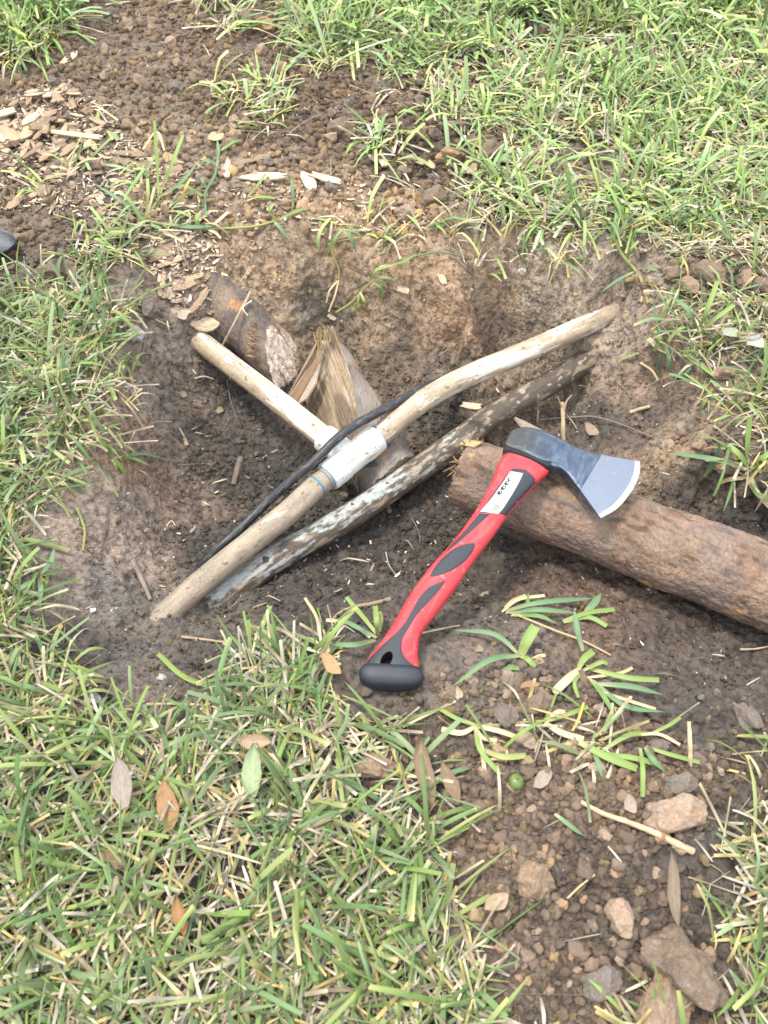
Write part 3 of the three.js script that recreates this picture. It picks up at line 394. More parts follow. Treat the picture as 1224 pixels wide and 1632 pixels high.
{ // wedge-shaped root piece under the tee
  const a = at(487, 545, -.142), b = at(626, 772, -.186), o = thing('chopped_root', 'chopped root with a split fibrous wedge end running under the white tee', 'root', at(560, 650, -.17));
  const ax = b.clone().sub(a).normalize(), side = ax.clone().cross(V(0, 1, 0)).normalize();   // to the left of the root
  const upN = ax.clone().cross(side), fn = ax.clone().multiplyScalar(-0.20).addScaledVector(side, 0.70).addScaledVector(V(0, 1, 0), 0.66).normalize(), across = fn.clone().cross(ax).normalize();
  trunk(o, { a, b, r0: 0.058, r1: 0.056, nL: 150, nR: 110, rough: 0.0025, barkMat, woodMat,
    cuts0: [[ax.clone().multiplyScalar(-0.20).addScaledVector(side, 0.70).addScaledVector(V(0, 1, 0), 0.66).normalize(), at(546, 612, -.122)], [ax.clone().multiplyScalar(-0.9).addScaledVector(side, 0.3).normalize(), at(512, 530, -.11)]],
    cuts1: [[ax.clone().multiplyScalar(0.93).addScaledVector(V(0, 1, 0), 0.1).addScaledVector(side, -0.3).normalize(), 0.0]],
    relief: (p) => 0.08 * fbm(p.x * 18, p.y * 18, p.z * 18, 3) + 0.03 * fbm(p.x * 80, p.y * 80, p.z * 80, 3),
    bark: (x, y, z) => { const n = fbm(x * 24, y * 24, z * 24, 4), d = V(x, y, z).sub(a); const al = d.dot(ax), ac = d.dot(side); let c = mix3([.17, .145, .13], [.29, .245, .215], sstep(-0.3, 0.3, n)); const cr = noise(al * 46 + 3 * noise(al * 20, ac * 30, 1), ac * 14, 7); if (cr > 0.36) c = mix3(c, [.07, .055, .05], 0.8); const ru = fbm(x * 30 + 3, y * 30, z * 30, 3); if (ru > 0.22) c = mix3(c, [.33, .17, .09], 0.7); const k = 1 + 0.35 * noise(x * 280, y * 280, z * 280); return c.map((v) => v * k); },
    wood: (x, y, z, end) => { const d = V(x, y, z).sub(a), al = d.dot(ax), ac = d.dot(side), an = d.dot(upN); const f = end ? ac + an : d.dot(across), g = noise(f * 380, al * 7, 3) + 0.7 * noise(f * 900, al * 12, 8), n = fbm(al * 6, f * 34, 4, 3); let c = mix3([.24, .16, .10], [.46, .355, .24], sstep(-0.6, 0.6, g)); const br = sstep(-0.05, 0.25, n + 0.3 * sstep(0.0, 0.03, ac)); c = mix3(c, [.12, .08, .055], 0.7 * br); const pale = sstep(0.1, 0.3, fbm(al * 7 + 7, ac * 60, an * 60, 2)); return mix3(c, [.52, .44, .31], 0.6 * pale * (1 - br)); } });
  const f = (p, c, th = 0.006) => splinter(o, 'split_flap', p, th, c);
  f([[513, 528, -.10], [503, 566, -.118], [466, 646, -.15], [458, 632, -.145], [497, 566, -.11]], [.33, .23, .15], 0.005);
  f([[512, 572, -.112], [500, 596, -.12], [472, 645, -.147], [463, 636, -.143], [503, 574, -.112]], [.26, .16, .09], 0.004);
  f([[510, 580, -.112], [503, 612, -.124], [489, 636, -.14], [474, 646, -.146], [506, 588, -.115]], [.46, .37, .29], 0.004);
  const T = []; const R = rng(22); for (let k = 0; k < 26; k++) { const x = 505 + R() * 22, y = 528 + R() * 26 - (x - 505) * 0.2; T.push([x, y + 8, -.105, x + (R() - .5) * 12, y - 4 - R() * 8, -.096]); } slivers(o, 'torn_fibre', T, 5, [.52, .36, .18], 0.0018);
  const U = []; for (let k = 0; k < 30; k++) { const x = 556 + R() * 60, y = 768 - (x - 556) * 0.5; U.push([x, y - 8, -.15, x - 8 + R() * 8, y + 4 + R() * 10, -.165]); } slivers(o, 'torn_fibre', U, 6, [.42, .32, .19], 0.0015);
}

// ---------------------------------------------------------------- the hatchet
{
  const YA = 0.012, o = thing('hatchet', 'hatchet with red and black handle and dark steel head resting on the log', 'hatchet', at(720, 900, YA));
  const W = (x, y, h = YA) => at(x, y, h);
  const red = new THREE.MeshPhysicalMaterial({ map: tex(512, 512, (u, v) => { const n = tnoise(u, v, 12, 3, 4), s = tnoise(u, v, 60, 9, 2), sc = pn(u * 6, v * 90, 90, 4); let c = [.56, .034, .046]; c = mix3(c, [.60, .20, .17], 0.22 * sstep(0.0, 0.4, n)); if (s > 0.40) c = mix3(c, [.42, .33, .25], 0.5); if (sc > 0.62) c = mix3(c, [.66, .22, .2], 0.4); return c; }), roughness: 0.5, specularIntensity: 0.9, clearcoat: 0.15, clearcoatRoughness: 0.45 });
  const rubber = new THREE.MeshPhysicalMaterial({ color: new THREE.Color().setRGB(.022, .026, .036), roughness: 0.45, specularIntensity: 1 });
  rubber.bumpMap = tex(256, 256, (u, v) => 0.5 + 0.5 * tnoise(u, v, 40, 5, 2), false); rubber.bumpScale = 0.0002;
  // stations from the butt to the head: left pixel, right pixel, half thickness
  const ST = [[578, 1080, 670, 1082, .0155], [577, 1070, 671, 1074, .0162], [583, 1057, 668, 1062, .0160], [593, 1042, 666, 1046, .0152], [606, 1026, 667, 1028, .0145], [622, 1003, 671, 1011, .0138], [650, 954, 692, 983, .0130], [682, 909, 722, 943, .0126], [722, 864, 757, 893, .0124], [755, 819, 791, 848, .0126], [771, 793, 813, 817, .0128], [785, 764, 842, 785, .0130], [792, 744, 861, 765, .0132], [800, 730, 874, 754, .0132], [806, 716, 880, 742, .0125]];
  const SL = [], SR = [], ST_T = []; { const cl = new THREE.CatmullRomCurve3(ST.map((s) => W(s[0], s[1])), false, 'centripetal'), cr = new THREE.CatmullRomCurve3(ST.map((s) => W(s[2], s[3])), false, 'centripetal'), n = 150; for (let i = 0; i <= n; i++) { const u = i / n, q = u * (ST.length - 1), k = Math.min(ST.length - 2, Math.floor(q)); SL.push(cl.getPoint(u)); SR.push(cr.getPoint(u)); ST_T.push(lerp(ST[k][4], ST[k + 1][4], q - k)); } }
  const EXP = 2.7, prof = (t) => Math.pow(Math.max(0, 1 - Math.pow(Math.abs(2 * t - 1), EXP)), 1 / EXP);
  function loft(i0, i1, grow, nA = 44) {           // closed body between two stations
    const P = []; for (let i = i0; i <= i1; i++) { const l = SL[i], r = SR[i], c = l.clone().lerp(r, 0.5), h = r.clone().sub(l).multiplyScalar(0.5), hw = h.length(), hd = h.clone().normalize(), row = []; for (let j = 0; j < nA; j++) { const th = j / nA * Math.PI * 2, cs = Math.cos(th), sn = Math.sin(th), x = Math.sign(cs) * Math.pow(Math.abs(cs), 2 / EXP), y = Math.sign(sn) * Math.pow(Math.abs(sn), 2 / EXP); row.push(c.clone().addScaledVector(hd, x * (hw + grow)).add(V(0, y * (ST_T[i] + grow), 0))); } P.push(row); }
    P.unshift(P[0].map(() => SL[i0].clone().lerp(SR[i0], 0.5))); P.push(P[P.length - 1].map(() => SL[i1].clone().lerp(SR[i1], 0.5)));
    let g = gridGeo(P, null, true); return g;
  }
  function surf(p) {                                 // height of the handle's upper face over a place
    let best = 1e9, bi = 0, bt = 0; for (let i = 0; i < SL.length; i++) { const d = SR[i].clone().sub(SL[i]), t = clamp(p.clone().sub(SL[i]).setY(0).dot(d) / d.lengthSq(), 0.001, 0.999), q = SL[i].clone().addScaledVector(d, t), e = (q.x - p.x) ** 2 + (q.z - p.z) ** 2; if (e < best) { best = e; bi = i; bt = t; } }
    const b0 = bt; bt = clamp(bt, 0.03, 0.992); if (b0 !== bt && bi > 0 && bi < SL.length - 1) { const q = SL[bi].clone().lerp(SR[bi], bt); p.x = q.x; p.z = q.z; } return YA + ST_T[bi] * prof(bt);
  }
  function panel(rows, up, nA = 18, nB = 26, uvs) {            // a raised panel on the upper face between left and right pixel rows, closed underneath
    const hh = YA + 0.0115, cl = new THREE.CatmullRomCurve3(rows.map((r) => W(r[0], r[1], hh)), false, 'centripetal'), cr = new THREE.CatmullRomCurve3(rows.map((r) => W(r[2], r[3], hh)), false, 'centripetal'), T = [], B = [];
    for (let i = 0; i <= nB; i++) { const l = cl.getPoint(i / nB), r = cr.getPoint(i / nB), tr = [], br = []; for (let j = 0; j <= nA; j++) { const p = l.clone().lerp(r, j / nA), y = surf(p), edge = uvs ? 1 : Math.min(1, Math.min(i, nB - i, 3) / 1.2, Math.min(j, nA - j) / 0.9); tr.push(V(p.x, y + up * (0.35 + 0.65 * Math.min(1, edge)), p.z)); br.push(V(p.x, y - 0.0016, p.z)); } T.push(tr); B.push(br); }
    const pos = [], uv = [], idx = [], m = nA + 1, n = nB + 1; for (const S of [T, B]) for (let i = 0; i < n; i++) for (let j = 0; j < m; j++) { const p = S[i][j]; pos.push(p.x, p.y, p.z); uv.push(j / nA, 1 - i / nB); }
    const off = n * m; for (let i = 0; i < nB; i++) for (let j = 0; j < nA; j++) { const a = i * m + j, b = a + 1, c = a + m, d = c + 1; idx.push(a, c, b, b, c, d, off + a, off + b, off + c, off + b, off + d, off + c); }
    const edge = []; for (let j = 0; j < m; j++) edge.push(j); for (let i = 1; i < n; i++) edge.push(i * m + nA); for (let j = nA - 1; j >= 0; j--) edge.push(nB * m + j); for (let i = nB - 1; i > 0; i--) edge.push(i * m);
    for (let k = 0; k < edge.length; k++) { const a = edge[k], b = edge[(k + 1) % edge.length]; idx.push(a, b, off + b, a, off + b, off + a); }
    const g = new THREE.BufferGeometry(); g.setAttribute('position', new THREE.Float32BufferAttribute(pos, 3)); g.setAttribute('uv', new THREE.Float32BufferAttribute(uv, 2)); g.setIndex(idx); g.computeVertexNormals(); return g;
  }
  // the hanging hole goes right through the butt
  const hc = W(616, 1051, YA + 0.016), hx = W(627, 1030, YA + 0.016).sub(hc).setY(0).normalize();
  const hole = new THREE.CylinderGeometry(1, 1, 0.1, 32); hole.scale(0.0066, 1, 0.0115); hole.rotateY(Math.atan2(hx.x, hx.z)); hole.translate(hc.x, YA, hc.z);
  const ev = new Evaluator(); ev.attributes = ['position', 'normal', 'uv']; ev.useGroups = false; const cut = (g) => { const A = new Brush(g), B = new Brush(hole); A.updateMatrixWorld(); B.updateMatrixWorld(); return ev.evaluate(A, B, SUBTRACTION).geometry; };
  const hd = part(o, 'handle', local(cut(loft(0, 150, 0)), o), red);
  const el = []; for (let k = 0; k <= 16; k++) { const s = k / 16, w = 13.5 * Math.pow(Math.sin(Math.PI * clamp(s, 0.012, 0.988)), 0.62) * (0.9 + 0.2 * s), x = lerp(686.5, 756, s), y = lerp(918.5, 867.5, s); el.push([x - w * 0.62, y - w * 0.78, x + w * 0.62, y + w * 0.78]); }
  part(hd, 'grip_inlay', local(panel(el, 0.0007, 14, 40), o), rubber);
  part(hd, 'grip_inlay', local(panel([[817, 747.5, 838, 750], [811, 753.5, 859, 768], [800, 768, 851, 784], [789, 783, 842, 798], [776, 801, 828, 811], [764, 818, 813, 819.5]], 0.0007, 22, 30), o), rubber);
  part(hd, 'grip_inlay', local(panel([[764, 819, 781, 820], [750, 835, 764, 835], [735, 852, 746, 851], [722, 864, 729, 866], [710, 877, 711, 878]], 0.0007, 10, 26), o), rubber);
  part(hd, 'grip_inlay', local(cut(panel([[708, 926, 710, 926.5], [684, 937, 700, 940.5], [670, 951, 684, 959], [656, 975, 664, 981], [642, 998, 650.5, 1003], [630, 1011, 643, 1015], [617, 1022, 640, 1028], [601, 1037, 641, 1042], [588, 1049, 650, 1055], [578, 1060, 670, 1068], [577, 1068, 671, 1076]], 0.0007, 26, 70)), o), rubber);
  { const hl = new THREE.CylinderGeometry(1, 1, 0.026, 32, 1, true); hl.scale(0.0065, 1, 0.0114); hl.rotateY(Math.atan2(hx.x, hx.z)); hl.translate(hc.x, YA, hc.z); part(hd, 'hole_lining', local(hl, o), rubber.clone()).material.side = THREE.DoubleSide; }
  // butt cap: a flared, rounded end
  { const P = [], rows = [[577, 1064, 671, 1069, .0168], [573, 1070, 674, 1076, .0175], [572, 1076, 676, 1081, .0178], [574, 1084, 674, 1088, .0172], [580, 1091, 667, 1094, .0150], [594, 1096, 650, 1098, .0105]]; const nA = 48;
    for (const [x0, y0, x1, y1, T] of rows) { const l = W(x0, y0), r = W(x1, y1), c = l.clone().lerp(r, 0.5), h = r.clone().sub(l).multiplyScalar(0.5), row = []; for (let j = 0; j < nA; j++) { const th = -j / nA * Math.PI * 2, cs = Math.cos(th), sn = Math.sin(th); row.push(c.clone().addScaledVector(h, Math.sign(cs) * Math.pow(Math.abs(cs), 0.55)).add(V(0, Math.sign(sn) * Math.pow(Math.abs(sn), 0.55) * T, 0))); } P.push(row); }
    const mid = (r) => r.reduce((s, p) => s.add(p), V(0, 0, 0)).multiplyScalar(1 / r.length); const c0 = mid(P[0]), c1 = mid(P[P.length - 1]); P.unshift(P[0].map(() => c0.clone())); P.push(P[P.length - 1].map(() => c1.clone()));
    part(o, 'butt_cap', local(gridGeo(P, null, true), o), rubber.clone()).material.roughness = 0.55; }
  // sticker
  const cv = document.createElement('canvas'); cv.width = 256; cv.height = 800; const cx = cv.getContext('2d'); cx.fillStyle = '#bfbfba'; cx.fillRect(0, 0, 256, 800);
  cx.fillStyle = '#101114'; for (let k = 0; k < 4; k++) { cx.beginPath(); cx.arc(62 + k * 5, 380 - k * 84, k === 3 ? 44 : 38, 0, 7); cx.fill(); cx.fillStyle = '#bfbfba'; cx.beginPath(); if (k === 3) cx.arc(84, 122, 30, 0, 7); else cx.arc(70 + k * 5, 370 - k * 84, 12 + k * 2, 0, 7); cx.fill(); cx.fillStyle = '#101114'; }
  cx.fillStyle = '#6c6e6f'; for (let k = 0; k < 8; k++) cx.fillRect(122 + k * 15, 110 + (k % 3) * 14, 5, 330 - (k * 53) % 120); cx.fillStyle = '#2c2d30'; for (let k = 0; k < 3; k++) cx.fillRect(40 + k * 20, 440 + k * 10, 9, 250 - k * 40);
  cx.fillStyle = '#14151a'; { const R = rng(5); let y = 545; while (y < 735) { const w = 3 + Math.floor(R() * 3) * 3; cx.fillRect(110, y, 100, w); y += w + 5 + R() * 7; } }
  const st = new THREE.CanvasTexture(cv); st.colorSpace = THREE.SRGBColorSpace;
  part(hd, 'sticker', local(panel([[813, 752.5, 833.5, 756], [804, 766, 827, 770], [794, 780, 818.5, 785], [784, 794, 809, 800], [774, 806, 801, 812], [765, 816, 794, 820]], 0.0011, 12, 24, true), o), new THREE.MeshPhysicalMaterial({ map: st, roughness: 0.45 }));
  // head
  const steelMap = tex(512, 512, (u, v) => { const s = fbm(u * 5, v * 60, 3, 4), n = fbm(u * 12, v * 12, 8, 4), sc = tnoise(u, v, 30, 9, 3); let c = mix3([.075, .10, .15], [.14, .17, .225], sstep(-0.3, 0.4, n)); c = mix3([.05, .052, .055], c, sstep(0.16, 0.42, u * 0.9 + 0.12 * n)); c = mix3(c, [.42, .44, .47], 0.7 * sstep(0.33, 0.45, sc) * sstep(-0.1, 0.2, n)); return c.map((q) => q * (1 + 0.2 * s)); });
  const steelRough = tex(512, 512, (u, v) => 0.42 + 0.25 * fbm(u * 10, v * 14, 5, 4) + 0.1 * pn(u * 20, v * 200, 200, 4), false);
  const steelMetal = tex(128, 16, (u) => lerp(0.15, 0.78, sstep(0.14, 0.4, u * 0.9)), false);
  const dark = std({ map: steelMap, metalnessMap: steelMetal, roughnessMap: steelRough, roughness: 0.9, metalness: 1, bumpMap: fibreBump, bumpScale: 0.0002 });
  const ground = std({ map: tex(256, 256, (u, v) => { const g = pn(u * 4, v * 120, 120, 2), n = fbm(u * 6, v * 6, 4, 3); let c = [.22 + .03 * g, .25 + .03 * g, .31 + .03 * g]; if (n > 0.28) c = mix3(c, [.35, .27, .2], 0.6); return c; }), metalness: 0.85, roughness: 0.42, bumpMap: fibreBump, bumpScale: 0.0001 });
  const honed = std({ color: new THREE.Color().setRGB(.42, .46, .49), metalness: 0.6, roughness: 0.5, map: tex(128, 512, (u, v) => { const n = tnoise(u, v, 20, 4, 3); const k = n > 0.28 ? 0.55 : 1; return [k, k, k]; }) });
  const HS = [[813, 694, 802, 716, .0135], [826, 689.5, 808, 721, .0145], [841, 689, 823, 726, .0150], [861, 693.5, 841, 734, .0150], [880, 700.5, 861, 743, .0146], [893, 706, 880, 750, .0120], [905, 711.5, 893, 752, .0098], [918, 717, 905, 762, .0084], [933, 722, 915, 774, .0072], [946, 725.5, 919.5, 779, .0062], [957.5, 728, 924, 784, .0054]];
  const steps = 60, P = [], ct = new THREE.CatmullRomCurve3(HS.map((s) => W(s[0], s[1])), false, 'centripetal'), cb = new THREE.CatmullRomCurve3(HS.map((s) => W(s[2], s[3])), false, 'centripetal');
  const ring = (t, b, T, rnd, nA = 40) => { const c = t.clone().lerp(b, 0.5), h = t.clone().sub(b).multiplyScalar(0.5), row = []; for (let j = 0; j < nA; j++) { const th = j / nA * Math.PI * 2, cs = Math.cos(th), sn = Math.sin(th), e = 2 / rnd; row.push(c.clone().addScaledVector(h, Math.sign(cs) * Math.pow(Math.abs(cs), e)).add(V(0, Math.sign(sn) * Math.pow(Math.abs(sn), e) * T, 0))); } return row; };
  for (let i = 0; i <= steps; i++) { const u = i / steps, q = u * (HS.length - 1), k = Math.min(HS.length - 2, Math.floor(q)), f = sstep(0, 1, q - k); P.push(ring(ct.getPoint(u), cb.getPoint(u), lerp(HS[k][4], HS[k + 1][4], f) * (u < 0.03 ? 0.9 + u * 3.3 : 1), 9)); }
  const m0 = W(807, 705), m1 = W(940.7, 756); P.unshift(P[0].map((p) => p.clone().lerp(m0, 0.08)), ); P.unshift(P[0].map(() => m0.clone())); P.push(P[P.length - 1].map(() => m1.clone()));
  const head = part(o, 'axe_head', local(gridGeo(P, (i, j) => [i / steps * 0.9, (j / 40) * 2], true), o), dark);
  // ground bevel, then the honed edge: between the bevel line and the curved cutting edge
  const EC = new THREE.CatmullRomCurve3([[1019.5, 736], [1020, 747], [1015.5, 766], [1003, 788], [983, 811], [957.5, 826]].map((q) => W(...q)), false, 'centripetal'), bt = W(957.5, 728), bb = W(924, 784), nA = 36;
  const wedge = (s0, s1, nS, name, mat, up) => { const U = [], D = [], thick = (s) => lerp(0.0054, 0.0006, Math.pow(s, 0.9)) + up; for (let i = 0; i <= nS; i++) { const s = lerp(s0, s1, i / nS), ru = [], rd = []; for (let j = 0; j <= nA; j++) { const a = bt.clone().lerp(bb, j / nA), e = EC.getPoint(j / nA), p = a.lerp(e, s); ru.push(p.clone().add(V(0, thick(s), 0))); rd.push(p.clone().add(V(0, -thick(s), 0))); } U.push([...ru, ...rd.reverse()]); }
    const g = gridGeo(U, (i, j) => [lerp(s0, s1, i / nS), j / nA], true); const cap = gridGeo([U[nS].slice(0, nA + 1), U[nS].slice(nA + 1).reverse()]), cap0 = gridGeo([U[0].slice(nA + 1).reverse(), U[0].slice(0, nA + 1)]); part(head, name, local(mergeGeometries([g.toNonIndexed(), cap.toNonIndexed(), cap0.toNonIndexed()]).deleteAttribute('normal') && (() => { const q = mergeGeometries([g.toNonIndexed(), cap.toNonIndexed(), cap0.toNonIndexed()]); q.computeVertexNormals(); return q; })(), o), mat); };
  wedge(0, 0.87, 16, 'ground_bevel', ground, -0.0002); wedge(0.87, 1, 4, 'cutting_edge', honed, 0.0001);
  part(o, 'eye_collar', local((() => { const Q = [[804, 718, 804, 708], [812, 719, 813, 709], [842, 730.5, 843, 721], [872, 745, 873, 735], [878, 744, 879, 735]].map(([a, b, c, d]) => [W(a, b, YA + .0134), W(c, d, YA + .0134)]); const rows = Q.map(([p, q]) => [p.clone().setY(YA - .012), p, q, q.clone().setY(YA - .012)]); return gridGeo(rows, null, true); })(), o), std({ color: new THREE.Color().setRGB(.012, .012, .013), roughness: 0.7 }));
}

// ---------------------------------------------------------------- clods and stones one can point at
const clodGeos = [0, 1, 2, 3, 4, 5].map((s) => setColors(clodGeo(41 + s * 3, 28, 0.5, 0.75), (x, y, z) => { const k = 1 + 0.55 * fbm(x * 5 + s, y * 5, z * 5, 4) + 0.35 * noise(x * 22, y * 22, z * 22) + 0.25 * noise(x * 46, y * 46, z * 46), w = 0.12 * noise(x * 2, y * 2, z * 2 + s); return noise(x * 17 + 4, y * 17, z * 17) > 0.5 ? [k * 1.5, k * 1.45, k * 1.4] : [k * (1 + w), k, k * (1 - w)]; }));
const clodMats = [[.16, .115, .083], [.235, .16, .11], [.29, .175, .105], [.15, .122, .102], [.28, .20, .145], [.36, .34, .31], [.52, .49, .44]].map((c) => std({ color: new THREE.Color().setRGB(...c), vertexColors: true, roughness: 1 }));
const turn = (o, n, spin) => { o.quaternion.setFromUnitVectors(V(0, 1, 0), n); o.rotateY(spin); };
function clod(px, py, w, h, deg, mat, label, category = 'soil clod', group, name = 'soil_clod', seed = 0) {
  const p = groundAt(px, py + h * 0.25), k = mm(px, py, p.y), s = seed || Math.floor(px * 7 + py) % clodGeos.length, m = single(name, clodGeos[s % clodGeos.length], clodMats[mat], label, category, group);
  const a = w * k / 2, b = h * k / 2 * 1.15; m.scale.set(a, Math.min(a, b) * 1.15, b); m.position.copy(p).add(V(0, Math.min(a, b) * 0.38, 0)); m.rotation.set(0.15, -deg * Math.PI / 180, 0.1); return m;
}
clod(1086, 1528, 135, 92, 38, 0, 'largest rough brown soil clod in the lower right corner');
clod(1052, 1596, 84, 120, 8, 1, 'big tapering brown clod at the bottom edge, below the largest clod');
clod(1065, 1286, 98, 54, -4, 4, 'oblong tan clod behind the dry stick on the right spoil');
clod(988, 1455, 54, 50, 10, 4, 'pinkish brown lump left of and above the largest clod');
clod(1078, 1243, 54, 34, 0, 3, 'dark grey clod touching the back of the oblong tan clod');
clod(951, 1556, 66, 46, -10, 3, 'flat dark clod left of the two largest clods');
clod(850, 1388, 58, 62, 20, 1, 'blocky brown lump in the middle of the front crumb heap');
clod(598, 1216, 62, 42, 10, 1, 'brown earth lump in the grass just below the hatchet butt');
clod(850, 1117, 40, 34, 0, 0, 'dark brown stone-like clod below the upper grass sprigs, right of the butt');
clod(842, 1090, 32, 19, -8, 2, 'small orange clod just above the dark brown one, right of the butt');
clod(840, 1177, 38, 27, -15, 4, 'pinkish tan clod under the grass runner with two knots');
clod(807, 1134, 42, 36, 0, 3, 'flat grey clod left of the dark brown stone-like clod');
clod(753, 1084, 27, 16, 0, 4, 'small pinkish pebble right of the hatchet butt', 'pebble');
clod(545, 207, 44, 36, 20, 0, 'rounded grey brown clod at the grass edge in the upper middle');
clod(426, 43, 40, 27, 5, 2, 'orange brown clod near the top edge, at the grass border');
clod(395, 32, 30, 30, 0, 0, 'dark clod left of the orange brown clod near the top edge');
clod(717, 247, 44, 32, 0, 2, 'reddish clod among the upper lawn grass');
clod(783, 240, 40, 38, 30, 0, 'dark blocky clod right of the reddish clod in the lawn');
clod(647, 337, 40, 28, 0, 4, 'tan clod on the back rim of the pit');
clod(687, 314, 44, 32, 0, 0, 'brown double clod just above the back rim of the pit');
clod(1130, 437, 64, 42, 5, 0, 'largest crumbly brown clod on the right rim of the pit');
clod(1098, 457, 44, 30, 15, 1, 'crumbly clod with a tan flake, left of the largest rim clod');
clod(1069, 436, 28, 24, 0, 0, 'small clod at the left end of the right rim clods');
clod(1187, 438, 22, 34, 0, 1, 'upright reddish clod right of the largest rim clod');
clod(1213, 456, 34, 28, 0, 0, 'rightmost clod on the right rim of the pit');
clod(1152, 592, 36, 26, 0, 1, 'smooth brown clod in the straw on the right bank');
clod(1158, 740, 40, 30, 0, 1, 'tan clod on the bank above the right part of the log');
clod(94, 430, 66, 34, 0, 0, 'wide flat brown clod in the grass left of the pit');
clod(216, 528, 27, 26, 0, 5, 'pale grey stone on the left lip of the pit', 'stone', undefined, 'stone');
clod(24, 669, 36, 34, 0, 3, 'round grey clod in the grass at the left edge');
clod(240, 493, 34, 30, 30, 3, 'flat grey brown slab left of the wood chips that fall into the pit');
clod(65, 1290, 30, 36, 0, 0, 'dark clod in the grass at the lower left');
clod(148, 971, 14, 9, 0, 6, 'smooth pale grey pebble on the left slope of the pit', 'pebble', undefined, 'pebble');
clod(258, 1078, 15, 14, 0, 5, 'small grey round stone on the front slope of the pit', 'stone', undefined, 'stone');
clod(166, 1167, 36, 22, 10, 6, 'silvery white lump in the grass at the front left rim', 'stone', undefined, 'stone');
clod(150, 1112, 26, 20, 0, 5, 'grey lump at the grass edge above the silvery white lump', 'stone', undefined, 'stone');
clod(833, 431, 15, 14, 30, 6, 'white chalky stone in the back wall of the pit', 'stone', undefined, 'stone');
clod(1192, 1134, 34, 56, -20, 3, 'long dark clod in the trench at the right edge', 'soil clod');
clod(1050, 1185, 30, 22, 0, 3, 'dark clod under the tip of the grass runner');
{ const R = rng(61), TONE = ['brown', 'tan brown', 'orange brown', 'dark grey', 'pale tan', 'grey', 'whitish'];
  const third = (v, a, b, words) => words[Math.min(words.length - 1, Math.floor((v - a) / (b - a) * words.length))];
  const many = (zn, pts, lab, grp, mats, lo, hi) => { for (const [px, py] of pts) { const w = lerp(lo, hi, R() * R()), mt = mats[Math.floor(R() * mats.length)]; clod(px, py, w, w * (0.65 + 0.3 * R()), R() * 180, mt, (w > lerp(lo, hi, 0.5) ? 'large ' : w > lerp(lo, hi, 0.25) ? 'sizeable ' : w > lerp(lo, hi, 0.08) ? 'medium ' : 'small ') + TONE[mt] + lab(px, py), 'soil clod', grp, 'soil_clod', 1 + Math.floor(R() * 6)); } };
  const fill = (x0, y0, x1, y1, n, ok) => { const o = []; let t = 0; while (o.length < n && t++ < 5000) { const p = [lerp(x0, x1, R()), lerp(y0, y1, R())]; if (ok(p)) o.push(p); } return o; };
  const inZ = (zz, m) => ([x, y]) => { const p = groundAt(x, y); return zoneDist(zz, p.x, p.z) > m && !kept(p.x, p.z, 0.02); };
  many(0, fill(700, 1100, 1150, 1625, 100, inZ(Z.front, 0.012)), (x, y) => ' clod on the front heap, ' + third(y, 1100, 1625, ['below the grass runner', 'near the green fruit', 'level with the pale stick', 'in its middle', 'beside the big clods', 'at the bottom edge']) + third(x, 700, 1150, [', left side', ', centre', ', right side']), 'clods in the front right spoil heap', [0, 1, 4, 4, 1, 2], 12, 30);
  many(0, fill(60, 20, 690, 365, 110, inZ(Z.heap, 0.03)), (x, y) => ' clod on the back heap, ' + third(y, 20, 365, ['at the top edge', 'behind the chip pile', 'level with the chip pile', 'in front of the chips', 'by the pit rim']) + third(x, 60, 690, [', far left', ', left side', ', centre', ', right side', ', by the lawn']), 'clods in the back left spoil heap', [0, 0, 1, 3, 4], 11, 28);
  many(0, fill(600, 40, 970, 360, 70, ([x, y]) => bareAt(x, y) > 0.4), (x, y) => ' clod between grass tufts of the upper lawn, ' + third(y, 70, 380, ['far back', 'halfway to the pit', 'near the pit rim']) + third(x, 600, 900, [', left', ', middle', ', right']), 'clods in the upper lawn', [0, 0, 1, 3], 12, 28);
  many(0, fill(1040, 1100, 1224, 1230, 14, () => true), (x, y) => ' clod in the trench before the log, ' + third(x, 1040, 1224, ['left', 'middle', 'right edge']) + third(y, 1100, 1230, [', upper part', ', lower part']), 'clods in the front trench', [3, 0, 3], 10, 24);
  many(0, fill(1040, 405, 1224, 465, 14, () => true), (x, y) => ' clod on the right rim of the pit, ' + third(x, 1040, 1224, ['left', 'middle', 'right']) + third(y, 405, 465, [', back', ', front']), 'clods on the right rim', [0, 1, 0, 3], 10, 26);
}

